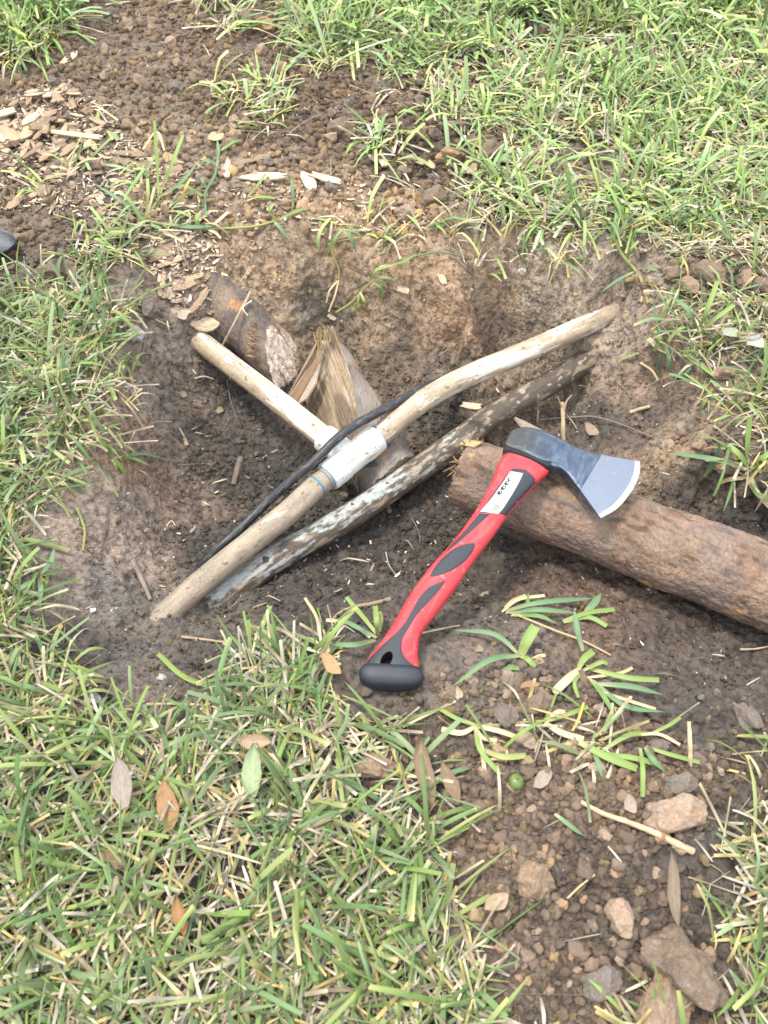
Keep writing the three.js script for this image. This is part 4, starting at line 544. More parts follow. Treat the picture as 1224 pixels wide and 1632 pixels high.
// ---------------------------------------------------------------- wood chips
const chipBump = fibreBump;
const chipMats = [[.58, .43, .29], [.47, .34, .23], [.66, .52, .37], [.33, .24, .165], [.24, .185, .145], [.62, .48, .40], [.70, .59, .43]].map((c) => std({ color: new THREE.Color().setRGB(...c), bumpMap: chipBump, bumpScale: 0.0022, roughness: 0.92, map: tex(64, 128, (u, v) => { const k = 1 + 0.35 * pn(u * 16, v * 2, 16, 5) + 0.2 * pn(u * 32, v * 8, 32, 9); return [k, k * 0.98, k * 0.95].map((q) => q * 0.95); }) }));
const chipGeos = [0, 1, 2, 3, 4, 5, 6, 7].map((s) => {      // one unit long (z), one wide (x), one thick (y): split flakes with ragged ends
  const R = rng(200 + s), n = 8, up = [], dn = [], curl = (R() - 0.3) * 2.2, tw = (R() - 0.5) * 0.8, sk = (R() - 0.5) * 0.6, rag = Array.from({ length: 10 }, () => R());
  for (let i = 0; i <= n; i++) { const t = i / n * 2 - 1, wl = 0.5 * (s % 3 === 0 ? 1 - 0.15 * t * t : 1 - 0.55 * Math.abs(t) ** (1.5 + R())) * (0.88 + 0.2 * R()), a = [], b = []; for (let j = 0; j <= 4; j++) { const q = j / 4 * 2 - 1, end = Math.abs(t) === 1 ? (rag[(j + (t > 0 ? 5 : 0))] - 0.5) * 0.16 : 0, x = q * wl, z = t * 0.5 + end + sk * x * 0.4, y = curl * (t * t - 0.4) * 0.5 + tw * t * q * 0.5 + (R() - 0.5) * 0.12; a.push(V(x, y + 0.5 * (1 - 0.5 * Math.abs(q)), z)); b.push(V(x, y - 0.5 * (1 - 0.5 * Math.abs(q)), z)); } up.push(a); dn.push(b); }
  const rows = up.map((r, i) => [...r, ...dn[i].slice().reverse()]), cap = (i, f) => { const r = gridGeo(f ? [up[i], dn[i]] : [dn[i], up[i]], (a, b) => [b / 4, a * 0.1]); return r; };
  const g = mergeGeometries([gridGeo(rows, (i, j) => [(j % 5) / 4, i / n * 0.6], true).toNonIndexed(), cap(0, 1).toNonIndexed(), cap(n, 0).toNonIndexed()]); g.computeVertexNormals(); return g;
});
{
  let cn = 0; const SLANT = [', lying across', ', slanting right', ', pointing away', ', slanting left']; const R = rng(71), TONE = ['tan', 'light brown', 'blond', 'brown', 'dark brown', 'pinkish', 'cream'];
  const chip = (px, py, len, wid, deg, mat, label, group, lift = 0, thick = 0.28) => {   // size in pixels, direction of the long side in the picture's plane
    const p = groundAt(px, py), k = mm(px, py, p.y), m = single('wood_chip', chipGeos[cn++ % 8], chipMats[mat], label, 'wood chip', group); m.scale.set(wid * k, Math.max(0.0022, wid * k * thick), len * k * 1.1); m.position.copy(p).add(V(0, 0.002 + lift, 0)); turn(m, groundNormal(p.x, p.z, 0.02).lerp(V((R() - .5) * .5, 1, (R() - .5) * .5), 0.5).normalize(), (90 - deg) * Math.PI / 180); return m;
  };
  chip(124, 227, 70, 13, 4, 2, 'long blond wood chip on top of the chip pile at the left', undefined, .014);
  chip(160, 208, 40, 16, 40, 4, 'dark pointed bark chip at the right side of the chip pile');
  chip(198, 246, 66, 14, 5, 3, 'long brown bark strip right of the chip pile');
  chip(188, 258, 34, 16, 20, 3, 'brown flat chip just below the long bark strip');
  chip(18, 225, 52, 40, 60, 1, 'large tan chip at the left edge of the chip pile', undefined, .008);
  chip(52, 215, 46, 22, 110, 0, 'bent tan chip in the chip pile with a dark gap under it', undefined, .010);
  chip(18, 250, 42, 16, 25, 3, 'dull brown chip at the left edge, below the large tan chip');
  chip(72, 250, 36, 26, 20, 1, 'knobbly tan chip in the front of the chip pile', undefined, .006);
  chip(95, 280, 40, 12, -30, 0, 'curved tan chip below the chip pile');
  chip(115, 275, 20, 16, 70, 5, 'pale grey square chip below the chip pile');
  chip(68, 303, 34, 26, 60, 3, 'dark layered chip with a grey end below the chip pile');
  chip(38, 303, 30, 9, 5, 4, 'grey flat sliver left of the dark layered chip');
  chip(158, 318, 36, 10, 60, 2, 'pale slanting chip between the pile and the grass runner');
  chip(110, 95, 32, 16, -50, 6, 'pale chip lying alone on the soil at the upper left');
  chip(97, 140, 36, 11, -38, 1, 'thin brown chip above the chip pile');
  chip(418, 288, 66, 19, 8, 6, 'pale saw-edged wood shaving near the back rim of the pit', undefined, .006);
  chip(400, 256, 58, 15, -20, 3, 'brown curved bark strip behind the pale saw-edged shaving');
  chip(361, 268, 46, 17, 82, 5, 'upright pinkish chip left of the pale saw-edged shaving');
  chip(492, 296, 42, 20, 65, 6, 'pale forked chip at the back rim, left limb', undefined, .008);
  chip(518, 291, 44, 13, 20, 6, 'pale forked chip at the back rim, right limb', undefined, .008);
  chip(453, 329, 22, 12, 40, 3, 'small brown chip below the pale forked chip');
  chip(266, 400, 62, 28, -48, 3, 'large brown bark chip at the top of the trail of chips into the pit');
  chip(270, 372, 30, 18, -20, 1, 'tan chip above the large brown bark chip');
  chip(304, 380, 24, 8, -50, 2, 'narrow pale chip right of the trail of chips');
  chip(272, 422, 42, 10, -38, 0, 'narrow chip along the lower side of the large bark chip', undefined, .004);
  chip(259, 444, 34, 10, 85, 0, 'narrow upright chip on the left of the chip trail');
  chip(271, 467, 20, 19, 70, 5, 'pale pinkish ribbed chip in the middle of the chip trail');
  chip(289, 454, 34, 22, -35, 1, 'brown cracked chip in the middle of the chip trail');
  chip(308, 443, 34, 12, -30, 0, 'tan chip at the right of the chip trail, above the root');
  chip(294, 481, 13, 12, 20, 5, 'small whitish chip above the pinkish block chip');
  chip(288, 498, 24, 22, 30, 5, 'pinkish block chip above the square pale chip');
  chip(317, 486, 46, 14, -58, 1, 'long curved chip leaning beside the root', undefined, .006);
  chip(306, 500, 34, 12, -55, 3, 'brown chip behind the pinkish block chip');
  chip(327, 522, 37, 26, -12, 2, 'square pale chip just above the end of the pipe branch', undefined, .006, .45);
  chip(703, 442, 30, 11, 68, 2, 'pale chip stuck in the back wall above the orange earth');
  chip(642, 463, 18, 10, 20, 6, 'pale flake in the back wall left of the orange earth');
  chip(529, 507, 14, 8, 30, 2, 'small tan flake beside the tip of the chopped root');
  chip(746, 363, 22, 8, 60, 4, 'dark sliver hanging at the back rim');
  chip(1203, 482, 54, 16, 20, 1, 'split brown stick of wood at the right edge on the rim');
  chip(772, 948, 22, 8, -30, 6, 'pale sliver on the soil right of the hatchet handle');
  chip(729, 1105, 18, 15, 60, 2, 'small square tan chip right of the hatchet butt');
  chip(620, 813, 12, 9, 80, 0, 'tiny orange chip on the floor beside the grey pipe');
  chip(291, 628, 14, 10, 40, 2, 'pale chip on the pit floor left of the pipe branch');
  chip(349, 653, 13, 12, 60, 1, 'tan chip on the pit floor nearest below the pipe branch');
  chip(326, 804, 11, 9, 60, 2, 'small square pale chip on the floor left of the black hose');
  chip(549, 812, 13, 10, 30, 0, 'small tan chip lying on the grey pipe', undefined, .045);
  chip(743, 706, 26, 12, 15, 2, 'pale splinter flake on the tip of the log', undefined, .10);
  const spread = (poly, n, lo, hi, mats, lab, grp, lift) => { const Zp = zone(poly); let k = 0, t = 0; while (k < n && t++ < 4000) { const xs = poly.map((q) => q[0]), ys = poly.map((q) => q[1]), px = lerp(Math.min(...xs), Math.max(...xs), R()), py = lerp(Math.min(...ys), Math.max(...ys), R()), p = groundAt(px, py); if (zoneDist(Zp, p.x, p.z) < 0) continue; const L = lerp(lo, hi, R()), wr = 0.22 + 0.4 * R(), mt = mats[Math.floor(R() * mats.length)], fx = (px - Math.min(...xs)) / (Math.max(...xs) - Math.min(...xs)), fy = (py - Math.min(...ys)) / (Math.max(...ys) - Math.min(...ys)); const dg = R() * 179.9; chip(px, py, L, L * wr, dg, mt, (wr < 0.36 ? 'narrow ' : 'broad ') + TONE[mt] + ' ' + lab + ', ' + ['back', 'middle', 'front'][Math.min(2, Math.floor(fy * 3))] + ' ' + ['left', 'centre', 'right'][Math.min(2, Math.floor(fx * 3))] + SLANT[Math.floor(dg / 45)], grp, R() * lift); k++; } };
  spread([[0, 195], [60, 150], [110, 140], [150, 180], [170, 215], [150, 260], [120, 270], [60, 262], [0, 280]], 110, 12, 32, [0, 1, 2, 0, 3, 5, 1, 6], 'chip in the pile at the left', 'chips in the pile at the left', .016);
  spread([[0, 270], [120, 255], [240, 240], [330, 270], [300, 350], [180, 345], [60, 340], [0, 330]], 60, 11, 28, [1, 3, 0, 4, 2], 'chip strewn between pile and pit', 'chips strewn before the pile', .003);
  spread([[240, 365], [330, 380], [350, 430], [330, 500], [300, 510], [250, 470], [240, 410]], 34, 9, 22, [0, 1, 5, 3, 2], 'chip in the trail by the cut root', 'chips in the trail', .004);
  spread([[340, 370], [420, 375], [420, 440], [350, 430]], 14, 8, 18, [1, 3, 0], 'chip on the slope above the cut root', 'chips on the slope above the cut root', .001);
  spread([[260, 600], [420, 640], [470, 800], [330, 900], [240, 900], [250, 720]], 22, 7, 15, [3, 1, 4, 2], 'flake on the dark pit floor', 'flakes on the pit floor', .001);
  spread([[560, 200], [760, 180], [960, 400], [640, 370]], 16, 12, 28, [2, 6, 1, 3], 'flake in the grass behind the pit', 'flakes in the grass behind the pit', .012);
}

{ // fine shavings between the chips (uncountable)
  const R = rng(91), L = [], m = new THREE.Matrix4(), q = new THREE.Quaternion(), e = new THREE.Euler(), areas = [[zone([[0, 170], [70, 135], [150, 160], [215, 230], [320, 300], [330, 345], [150, 350], [0, 340]]), 1500], [zone([[235, 360], [340, 370], [360, 440], [335, 520], [290, 510], [240, 430]]), 420], [Z.floor, 90], [zone([[330, 300], [560, 290], [760, 370], [560, 370], [400, 400]]), 260]];
  for (const [zn, n] of areas) { const xs = zn.map((p) => p[0]), zs = zn.map((p) => p[1]); let k = 0, t = 0; while (k < n && t++ < 20000) { const x = lerp(Math.min(...xs), Math.max(...xs), R()), z = lerp(Math.min(...zs), Math.max(...zs), R()); if (zoneDist(zn, x, z) < 0) continue; const l = 0.004 + 0.014 * R() * R(); e.set((R() - .5) * 1.2, R() * 6.28, (R() - .5) * 1.2); q.setFromEuler(e); m.compose(V(x, H(x, z) + 0.002 + 0.004 * R(), z), q, V(l * (0.15 + 0.3 * R()), 0.001, l)); const c = chipMats[Math.floor(R() * 7)].color; L.push([m.clone(), c]); k++; } }
  const o = new THREE.InstancedMesh(chipGeos[3], std({ roughness: 0.95 }), L.length); L.forEach(([a, c], i) => { o.setMatrixAt(i, a); o.setColorAt(i, c); }); o.name = 'wood_shavings'; o.userData.kind = 'stuff'; o.userData.label = 'fine wood shavings and splinters strewn between the chips and in the pit'; o.castShadow = o.receiveShadow = true; scene.add(o);
}

// ---------------------------------------------------------------- leaves, fruit, twigs
const leafMap = tex(128, 256, (u, v) => { const m = Math.abs(u - 0.5), vein = Math.abs(((v + m * 0.7) * 9) % 1 - 0.5) < 0.06 ? 0.88 : 1, mid = m < 0.025 ? 1.25 : 1, k = (0.86 + 0.3 * tnoise(u, v, 8, 3, 4)) * vein * mid, sp = tnoise(u, v, 16, 15, 2) > 0.42 ? 0.6 : 1; return [k * sp, k * sp, k * sp]; });
function leafGeo(seed, wide = 0.45, curl = 0.3) {
  const R = rng(seed), n = 16, m = 6, P = []; for (let i = 0; i <= n; i++) { const t = i / n, w = wide / 2 * Math.pow(Math.sin(Math.PI * Math.min(0.985, Math.max(0.012, t))), 0.75) * (1 + 0.07 * noise(t * 6, seed, 1)) * (t > 0.5 ? 1 : 0.9 + 0.1 * t), row = []; for (let j = 0; j <= m; j++) { const q = j / m * 2 - 1; row.push(V(q * w + 0.04 * Math.sin(t * 5 + seed), curl * (0.25 * q * q * wide + 0.35 * (t - 0.5) ** 2) + 0.03 * noise(t * 4, q * 2, seed), t - 0.5)); } P.push(row); } return gridGeo(P);
}
const leafGeos = [leafGeo(1), leafGeo(2, .5, .5), leafGeo(3, .4, .9), leafGeo(4, .55, .2)];
{
  let ln = 0; const leaf = (px, py, len, wid, deg, col, label, lift = 0.02, tilt = 0.25, h = null) => { const p = groundAt(px, py), k = mm(px, py, p.y); const m = single('dead_leaf', leafGeos[ln++ % 4], new THREE.MeshStandardMaterial({ color: new THREE.Color().setRGB(...col), map: leafMap, roughness: 0.7, side: THREE.DoubleSide }), label, 'leaf'); m.scale.set(wid * k * 2.1, len * k, len * k); m.position.copy(p).add(V(0, lift, 0)); m.rotation.set(tilt, (90 - deg) * Math.PI / 180, 0.1, 'YXZ'); return m; };
  leaf(210, 1263, 80, 36, 70, [.29, .24, .20], 'dry grey-tan oval leaf lying on the lower left grass', .042);
  leaf(412, 1243, 80, 30, 86, [.30, .36, .20], 'pale green leaf with a nibbled edge on the front grass', .042);
  leaf(408, 1196, 58, 28, 5, [.42, .29, .19], 'tan brown leaf touching the tip of the pale green leaf', .035);
  leaf(276, 1294, 78, 30, 82, [.34, .19, .085], 'orange brown leaf half hidden in grass right of the grey-tan leaf', .03);
  leaf(529, 1072, 44, 24, 40, [.44, .25, .12], 'orange brown leaf in the grass left of the hatchet butt', .03);
  leaf(186, 1376, 50, 26, 15, [.22, .145, .09], 'dark brown leaf deep in the lower left grass', .022);
  leaf(297, 1464, 60, 26, 75, [.36, .19, .08], 'rusty leaf deep in the lower grass', .03);
  leaf(345, 226, 36, 20, -50, [.50, .37, .22], 'small tan leaf on the soil behind the pale saw-edged shaving', .01);
  leaf(1153, 552, 38, 24, -40, [.36, .38, .31], 'grey-green leaf in the grass of the right bank', .03);
  leaf(1187, 570, 46, 30, -50, [.42, .39, .36], 'folded whitish leaf right of the grey-green leaf', .035);
  leaf(1018, 412, 46, 18, -65, [.50, .42, .37], 'pale dry leaf standing at the right rim of the pit', .015, .5);
  leaf(862, 1246, 44, 20, -35, [.32, .26, .205], 'rolled grey-brown leaf right of the small green fruit', .010);
  leaf(788, 1441, 48, 28, -35, [.38, .275, .18], 'tan leaf on the front crumb heap', .016);
  leaf(999, 1284, 36, 20, 60, [.40, .31, .25], 'small crumpled leaf left of the oblong tan clod', .014, .6);
  leaf(676, 1232, 110, 34, 80, [.33, .235, .155], 'long torn brown leaf standing beside the front heap', .02, .45);
  leaf(716, 1252, 70, 20, 68, [.24, .16, .10], 'dark brown leaf strip right of the long torn leaf', .016, .4);
  leaf(1065, 1420, 110, 22, 88, [.22, .165, .115], 'dark shrivelled leaf upright behind the largest clod', .02, .3);
  leaf(940, 690, 30, 18, 40, [.34, .25, .17], 'brown flake of leaf at the trench behind the axe head', .01);
  const f = thing('green_fruit', 'small round green fruit on the front right crumbs', 'fruit', groundAt(821, 1249).add(V(0, .0075, 0)));
  const fg = new THREE.SphereGeometry(0.0088, 32, 24); fg.scale(1, 0.94, 1.08); setColors(fg, (x, y, z) => mix3([.075, .13, .03], [.16, .20, .06], sstep(-.3, .4, fbm(x * 160, y * 160, z * 160, 3)))); part(f, 'skin', fg, std({ vertexColors: true, roughness: 0.35 })); const stalk = new THREE.CylinderGeometry(0.0009, 0.0014, 0.004, 8); stalk.translate(0, 0.0088, -0.002); part(f, 'stalk', stalk, std({ color: new THREE.Color().setRGB(.2, .15, .08) }));
}
const twigMat = std({ vertexColors: true, roughness: 0.9, bumpMap: barkBump, bumpScale: 0.001 });
function twigGeo(P, r0, r1, col, seed = 1) { const g = tubeGeo(P, (s, th, x) => lerp(r0, r1, s) * (1 + 0.22 * noise(x * 130, Math.cos(th) + seed, Math.sin(th))), Math.max(14, P.length * 9), 9); return setColors(g, (x, y, z) => { const k = 1 + 0.6 * fbm(x * 90, y * 90, z * 90, 3); return col.map((v) => v * k); }); }
function pathPx(pts) { return pts.map(([x, y, lift = 0.003]) => at(x, y, groundAt(x, y).y + lift)); }
function twig(label, pts, r0, r1, col, category = 'twig') { return single('twig', twigGeo(pathPx(pts), r0, r1, col, pts[0][0]), twigMat, label, category); }
{
  const tn = [.40, .29, .19], gr = [.22, .18, .15], wh = [.62, .56, .46], st = [.52, .41, .25];
  const b0 = at(898, 706, -.05), m0 = at(897, 660, -.02), t = thing('forked_twig', 'upright forked brown twig behind the axe head', 'twig', b0.clone()); part(t, 'stem', local(twigGeo([at(898, 730, -.1), b0, m0, at(896, 641, -.01)], .0035, .0028, tn, 2), t), twigMat); part(t, 'fork', local(twigGeo([m0, at(903, 640, -.005), at(911, 630, .005)], .0022, .001, tn, 3), t), twigMat); part(t, 'fork', local(twigGeo([at(897, 652, -.016), at(892, 640, -.004), at(889, 633, .002)], .0016, .0008, tn, 4), t), twigMat);
  twig('long thin grey root running from the log tip to the right bank', [[860, 669, .02], [885, 667, .02], [914, 665, .02], [945, 664, .016], [974, 671, .012], [1010, 684, .01], [1040, 697, .004]], .002, .0011, gr);
  single('twig', twigGeo([at(858, 690, -.10), at(857, 672, -.07), at(858, 655, -.05)], .0025, .0014, gr, 5), twigMat, 'short upright root stub left of the forked twig', 'twig');
  twig('pale knotted stick lying on the front right soil below the oblong clod', [[926, 1278, .006], [960, 1296, .008], [1000, 1310, .008], [1050, 1330, .008], [1080, 1345, .007], [1105, 1357, .005]], .0024, .0042, [.52, .38, .25]);
  twig('thin brown stick on the front slope of the pit below the pipe end', [[289, 1015], [330, 1020], [369, 1025]], .0022, .0016, tn);
  twig('short tan stalk at the front left rim', [[234, 1123], [280, 1122], [330, 1124]], .002, .0015, st);
  twig('weathered grey bark stick on the left of the pit floor', [[211, 893, .004], [226, 924, .006], [240, 956, .004]], .0045, .003, gr);
  twig('dark bark stick half buried in the middle of the pit floor', [[384, 730, .002], [378, 750, .003], [372, 773, .002]], .006, .005, [.17, .125, .095]);
  single('twig', twigGeo([at(399, 465, -.055), at(391, 482, -.062), at(381, 500, -.066), at(367, 527, -.085), at(354, 551, -.115)], .0026, .0018, [.36, .28, .2], 6), twigMat, 'slender twig lying across the cut root', 'twig');
  single('twig', twigGeo([at(401, 479, -.056), at(387, 491, -.06), at(395, 503, -.068)], .0013, .0012, wh, 7), twigMat, 'bent white straw on the cut root beside the slender twig', 'straw');
  twig('white bare rootlet on the left wall of the pit', [[172, 562], [185, 578], [190, 591], [203, 613], [213, 629]], .0018, .0012, wh);
  twig('straight grey twig below the pale grey stone', [[233, 526], [230, 550], [226, 573]], .002, .0018, gr);
  twig('pale straw over the left lip above the pale grey stone', [[210, 487], [240, 505], [272, 521]], .0012, .001, st, 'straw');
  twig('pale straw between hatchet handle and front sprigs', [[672, 1009, .01], [700, 1003, .012], [732, 997, .006]], .0016, .0012, st, 'straw');
  twig('thick tan root fibre at the front rim left of the hatchet handle', [[524, 994], [545, 975], [567, 967], [595, 962], [622, 955]], .002, .0034, [.30, .225, .15], 'root');
  twig('curled pale rootlet on the pit floor left of the branch', [[310, 603], [325, 600], [340, 604]], .0016, .0012, wh);
  twig('dark rootlet on the pit floor below the branch', [[362, 607], [368, 640], [384, 680]], .001, .0007, gr);
  twig('white bent rootlet on the left of the pit floor', [[262, 845], [273, 830], [280, 838]], .0012, .001, wh);
  twig('fine rootlet at the front of the pit floor under the handle', [[615, 880], [620, 900], [632, 918]], .0011, .0007, [.4, .36, .33]);
  twig('thin dark root on the pit floor beside the grey pipe', [[650, 815], [668, 850], [668, 885]], .0008, .0006, gr);
  twig('thin curled rootlet in the trench wall behind the log', [[985, 610], [1000, 625], [1005, 634]], .0008, .0006, tn);
  twig('short broken stick on the right bank', [[1005, 657, .004], [1020, 652, .005], [1035, 648, .004]], .0034, .0028, st);
  twig('upright dry stalk at the right of the front heap', [[1100, 1222, 0], [1100, 1190, .03], [1098, 1150, .06]], .003, .0022, st, 'straw');
  twig('thin straw diagonal on the front crumb heap', [[904, 1432, .008], [925, 1412, .01], [948, 1394, .008]], .0011, .0009, st, 'straw');
  twig('slanting straw at the front of the trench by the right edge', [[1180, 1035, .003], [1205, 1034, .004], [1235, 1028, .003]], .0014, .0012, st, 'straw');
}

// ---------------------------------------------------------------- single grass sprigs and runners on the bare soil
function ribbon(P, width, tip, green) {
  const c = P.length > 2 ? new THREE.CatmullRomCurve3(P, false, 'centripetal') : new THREE.LineCurve3(P[0], P[1]), n = 12, rows = []; let s0 = null;
  for (let i = 0; i <= n; i++) { const t = i / n, p = c.getPointAt(t), T = c.getTangentAt(t); let s = T.clone().cross(V(0, 1, 0.25)).normalize(); if (s0 && s.dot(s0) < 0) s.negate(); s0 = s; const u = s.clone().cross(T).normalize(); if (u.y < 0) u.negate(); const w = width / 2 * (tip ? (0.6 + 0.55 * Math.sin(t * 2.4)) * (1 - Math.pow(t, 4)) + 0.0002 / width : 0.7 + 0.32 * Math.sin(t * 2.4)); rows.push([p.clone().addScaledVector(s, -w).addScaledVector(u, w * 0.4), p, p.clone().addScaledVector(s, w).addScaledVector(u, w * 0.4)]); }
  const g = gridGeo(rows), base = mix3(green, [.40, .38, .20], 0.6), col = new Float32Array(g.attributes.position.count * 3); for (let i = 0; i <= n; i++) for (let j = 0; j < 3; j++) { const q = mix3(base, green, sstep(0, 0.35, i / n)).map((v) => v * (j === 1 ? 1.12 : 1)); col.set(q, (i * 3 + j) * 3); } g.setAttribute('color', new THREE.BufferAttribute(col, 3)); return g;
}
const GA = [.13, .215, .065], GB = [.19, .26, .075], GC = [.12, .20, .10], GD = [.26, .28, .10], SA = [.52, .42, .26], SB = [.46, .35, .19], YE = [.50, .36, .08];
function sprig(label, blades, stems = [], group) {     // blades: [width in px, colour, [x, y, lift] ...]
  const f = blades.length ? blades[0][2] : stems[0][2], o = thing('grass_sprig', label, 'grass sprig', groundAt(f[0], f[1]), group);
  for (const [w, c, ...pts] of stems) { const P = pathPx(pts), k = mm(pts[0][0], pts[0][1], P[0].y); const g = tubeGeo(P, (s) => w * k / 2 * (1 - 0.25 * s), P.length * 8, 8); setColors(g, () => c); part(o, 'stem', local(g, o), grassMat); }
  for (const [w, c, ...pts] of blades) { const P = pathPx(pts), k = mm(pts[0][0], pts[0][1], P[0].y) * (pts[0][1] < 470 ? 0.66 : 0.85); part(o, 'blade', local(ribbon(P, w * k, c === GA || c === GC, c), o), c === SA || c === SB ? strawMat : grassMat); }
  return o;
}
sprig('grass sprig with long flat blades between the hatchet handle and the log', [[9, GC, [806, 974, .004], [850, 962, .02], [950, 953, .025]], [9, GC, [806, 976, .004], [860, 972, .015], [920, 977, .016]], [8, GA, [815, 980, .004], [860, 982, .014], [888, 994, .008]], [13, GC, [932, 977, .012], [946, 962, .03], [958, 946, .04]], [9, GB, [897, 990, .006], [935, 977, .018], [979, 971, .018]], [9, GB, [898, 991, .006], [940, 984, .016], [967, 998, .008]], [6, SA, [800, 975, .006], [825, 956, .02], [868, 949, .02]], [5, SB, [804, 968, .006], [815, 958, .015], [838, 948, .02]], [7, GA, [812, 972, .004], [838, 966, .015], [842, 944, .03]]], [[4, SB, [824, 980, .006], [880, 1003, .01], [930, 1022, .01], [973, 1044, .004]]]);
sprig('lone grass sprig with one broad upright blade above the front clods', [[9, GC, [829, 1045, .003], [790, 1012, .03], [723, 1004, .02]], [10, GC, [829, 1045, .003], [780, 1052, .03], [721, 1094, .012]], [20, GB, [830, 1044, .004], [838, 1024, .03], [853, 998, .05]], [10, GB, [830, 1046, .003], [842, 1052, .012], [853, 1063, .006]], [6, SA, [845, 1052, .003], [858, 1046, .012], [869, 1044, .01]], [9, GA, [829, 1066, .003], [815, 1064, .01], [799, 1068, .006]]]);
sprig('bushy grass sprig right of the broad upright blade, fanning to the right', [[10, GC, [929, 1038, .012], [920, 1005, .04], [915, 970, .06]], [13, GB, [922, 1064, .004], [930, 1050, .016], [945, 1038, .02]], [10, GB, [940, 1066, .004], [1000, 1080, .03], [1050, 1084, .02]], [10, GC, [950, 1090, .004], [1005, 1094, .02], [1056, 1107, .014]], [9, GC, [945, 1085, .004], [995, 1124, .016], [1060, 1135, .012]], [9, GA, [940, 1082, .004], [962, 1110, .02], [985, 1150, .01]], [8, GB, [930, 1068, .004], [960, 1055, .03], [968, 1058, .03]], [15, SA, [926, 1066, .004], [905, 1082, .012], [882, 1104, .008]], [6, SA, [950, 1100, .004], [1000, 1116, .012], [1045, 1130, .008]], [7, GB, [930, 1070, .004], [915, 1090, .015], [922, 1112, .005]], [6, SB, [935, 1080, .004], [990, 1072, .02], [1008, 1064, .022]]]);
sprig('long grass runner with two straw knots crossing the front soil', [[9, GB, [757, 1157, .005], [765, 1195, .02], [798, 1235, .008]], [8, SA, [757, 1158, .005], [768, 1195, .014], [772, 1228, .004]], [8, GB, [757, 1155, .006], [728, 1145, .012], [700, 1129, .008]], [10, SA, [757, 1158, .006], [735, 1168, .012], [704, 1162, .008]], [9, SA, [758, 1157, .005], [795, 1165, .015], [827, 1176, .006]], [11, GD, [770, 1195, .006], [800, 1206, .012], [838, 1204, .006]], [8, SA, [868, 1150, .005], [890, 1134, .02], [901, 1136, .018]], [8, GB, [868, 1150, .005], [900, 1140, .02], [937, 1126, .016]], [5, YE, [912, 1165, .01], [922, 1145, .02], [930, 1120, .02]], [11, SA, [868, 1152, .005], [895, 1168, .014], [930, 1178, .01]], [14, GB, [918, 1180, .008], [965, 1205, .014], [1015, 1225, .008]], [10, GB, [950, 1200, .008], [1010, 1208, .016], [1052, 1219, .008]], [9, GB, [960, 1196, .008], [1000, 1172, .02], [1030, 1168, .018]], [6, SA, [1010, 1172, .012], [1050, 1170, .02], [1084, 1187, .008]], [7, GB, [1040, 1168, .014], [1065, 1156, .02], [1084, 1143, .02]], [9, GC, [946, 1198, .008], [954, 1220, .012], [960, 1240, .004]], [7, SA, [757, 1158, .006], [770, 1176, .014], [792, 1180, .008]]], [[6, GD, [700, 1130, .006], [757, 1156, .006], [815, 1153, .007], [868, 1149, .006]], [6, GB, [868, 1149, .006], [878, 1128, .008], [886, 1107, .010]]]);
sprig('small cluster of green blades at the right end of the front soil', [[8, GB, [1030, 1190, .004], [1060, 1200, .016], [1115, 1215, .01]], [10, GC, [1026, 1190, .004], [1040, 1210, .02], [1062, 1232, .006]], [9, GB, [1020, 1192, .004], [1024, 1230, .02], [1024, 1270, .006]]]);
sprig('grass runner hanging down the back wall of the pit', [[7, GA, [545, 366, .02], [530, 385, .02], [521, 408, .012]], [8, GC, [546, 366, .02], [560, 382, .02], [568, 404, .01]], [6, GA, [546, 365, .02], [570, 372, .02], [578, 384, .016]], [7, GA, [593, 448, .01], [610, 442, .016], [630, 446, .01]], [9, GA, [595, 450, .01], [606, 458, .014], [606, 478, .006]], [7, GB, [572, 468, .008], [570, 482, .01], [567, 497, .004]], [8, GB, [593, 448, .01], [598, 432, .016], [618, 424, .012]], [7, GA, [618, 425, .01], [640, 418, .016], [666, 404, .012]], [5, SA, [540, 445, .006], [534, 470, .008], [524, 497, .003]], [5, SA, [538, 448, .006], [526, 462, .008], [520, 482, .003]], [8, GD, [574, 466, .008], [580, 480, .012], [580, 490, .006]]], [[4, GD, [543, 366, .012], [530, 402, .008], [540, 430, .006], [540, 445, .006]], [4, GD, [536, 498, .005], [560, 482, .008], [578, 462, .008], [593, 448, .008]], [3, GC, [640, 414, .008], [700, 402, .01], [746, 412, .004]]]);
sprig('tall yellow-green tuft rising beside the chip pile', [[8, GB, [253, 312, .004], [250, 250, .04], [246, 192, .07]], [9, GB, [255, 312, .004], [275, 260, .05], [292, 215, .06]], [9, GC, [256, 314, .004], [290, 290, .04], [318, 255, .05]], [8, GB, [256, 316, .004], [290, 296, .02], [322, 312, .01]], [7, GC, [250, 322, .004], [236, 290, .04], [232, 258, .06]], [6, SA, [262, 240, .02], [250, 210, .03], [228, 238, .01]], [6, YE, [286, 330, .004], [296, 300, .03], [304, 284, .03]], [8, GC, [230, 348, .004], [190, 318, .02], [148, 292, .01]], [8, GD, [232, 350, .004], [236, 310, .04], [235, 285, .05]], [7, SA, [232, 350, .004], [242, 318, .03], [246, 300, .03]]], [[5, GB, [228, 352, .005], [245, 330, .006], [256, 312, .006]]]);
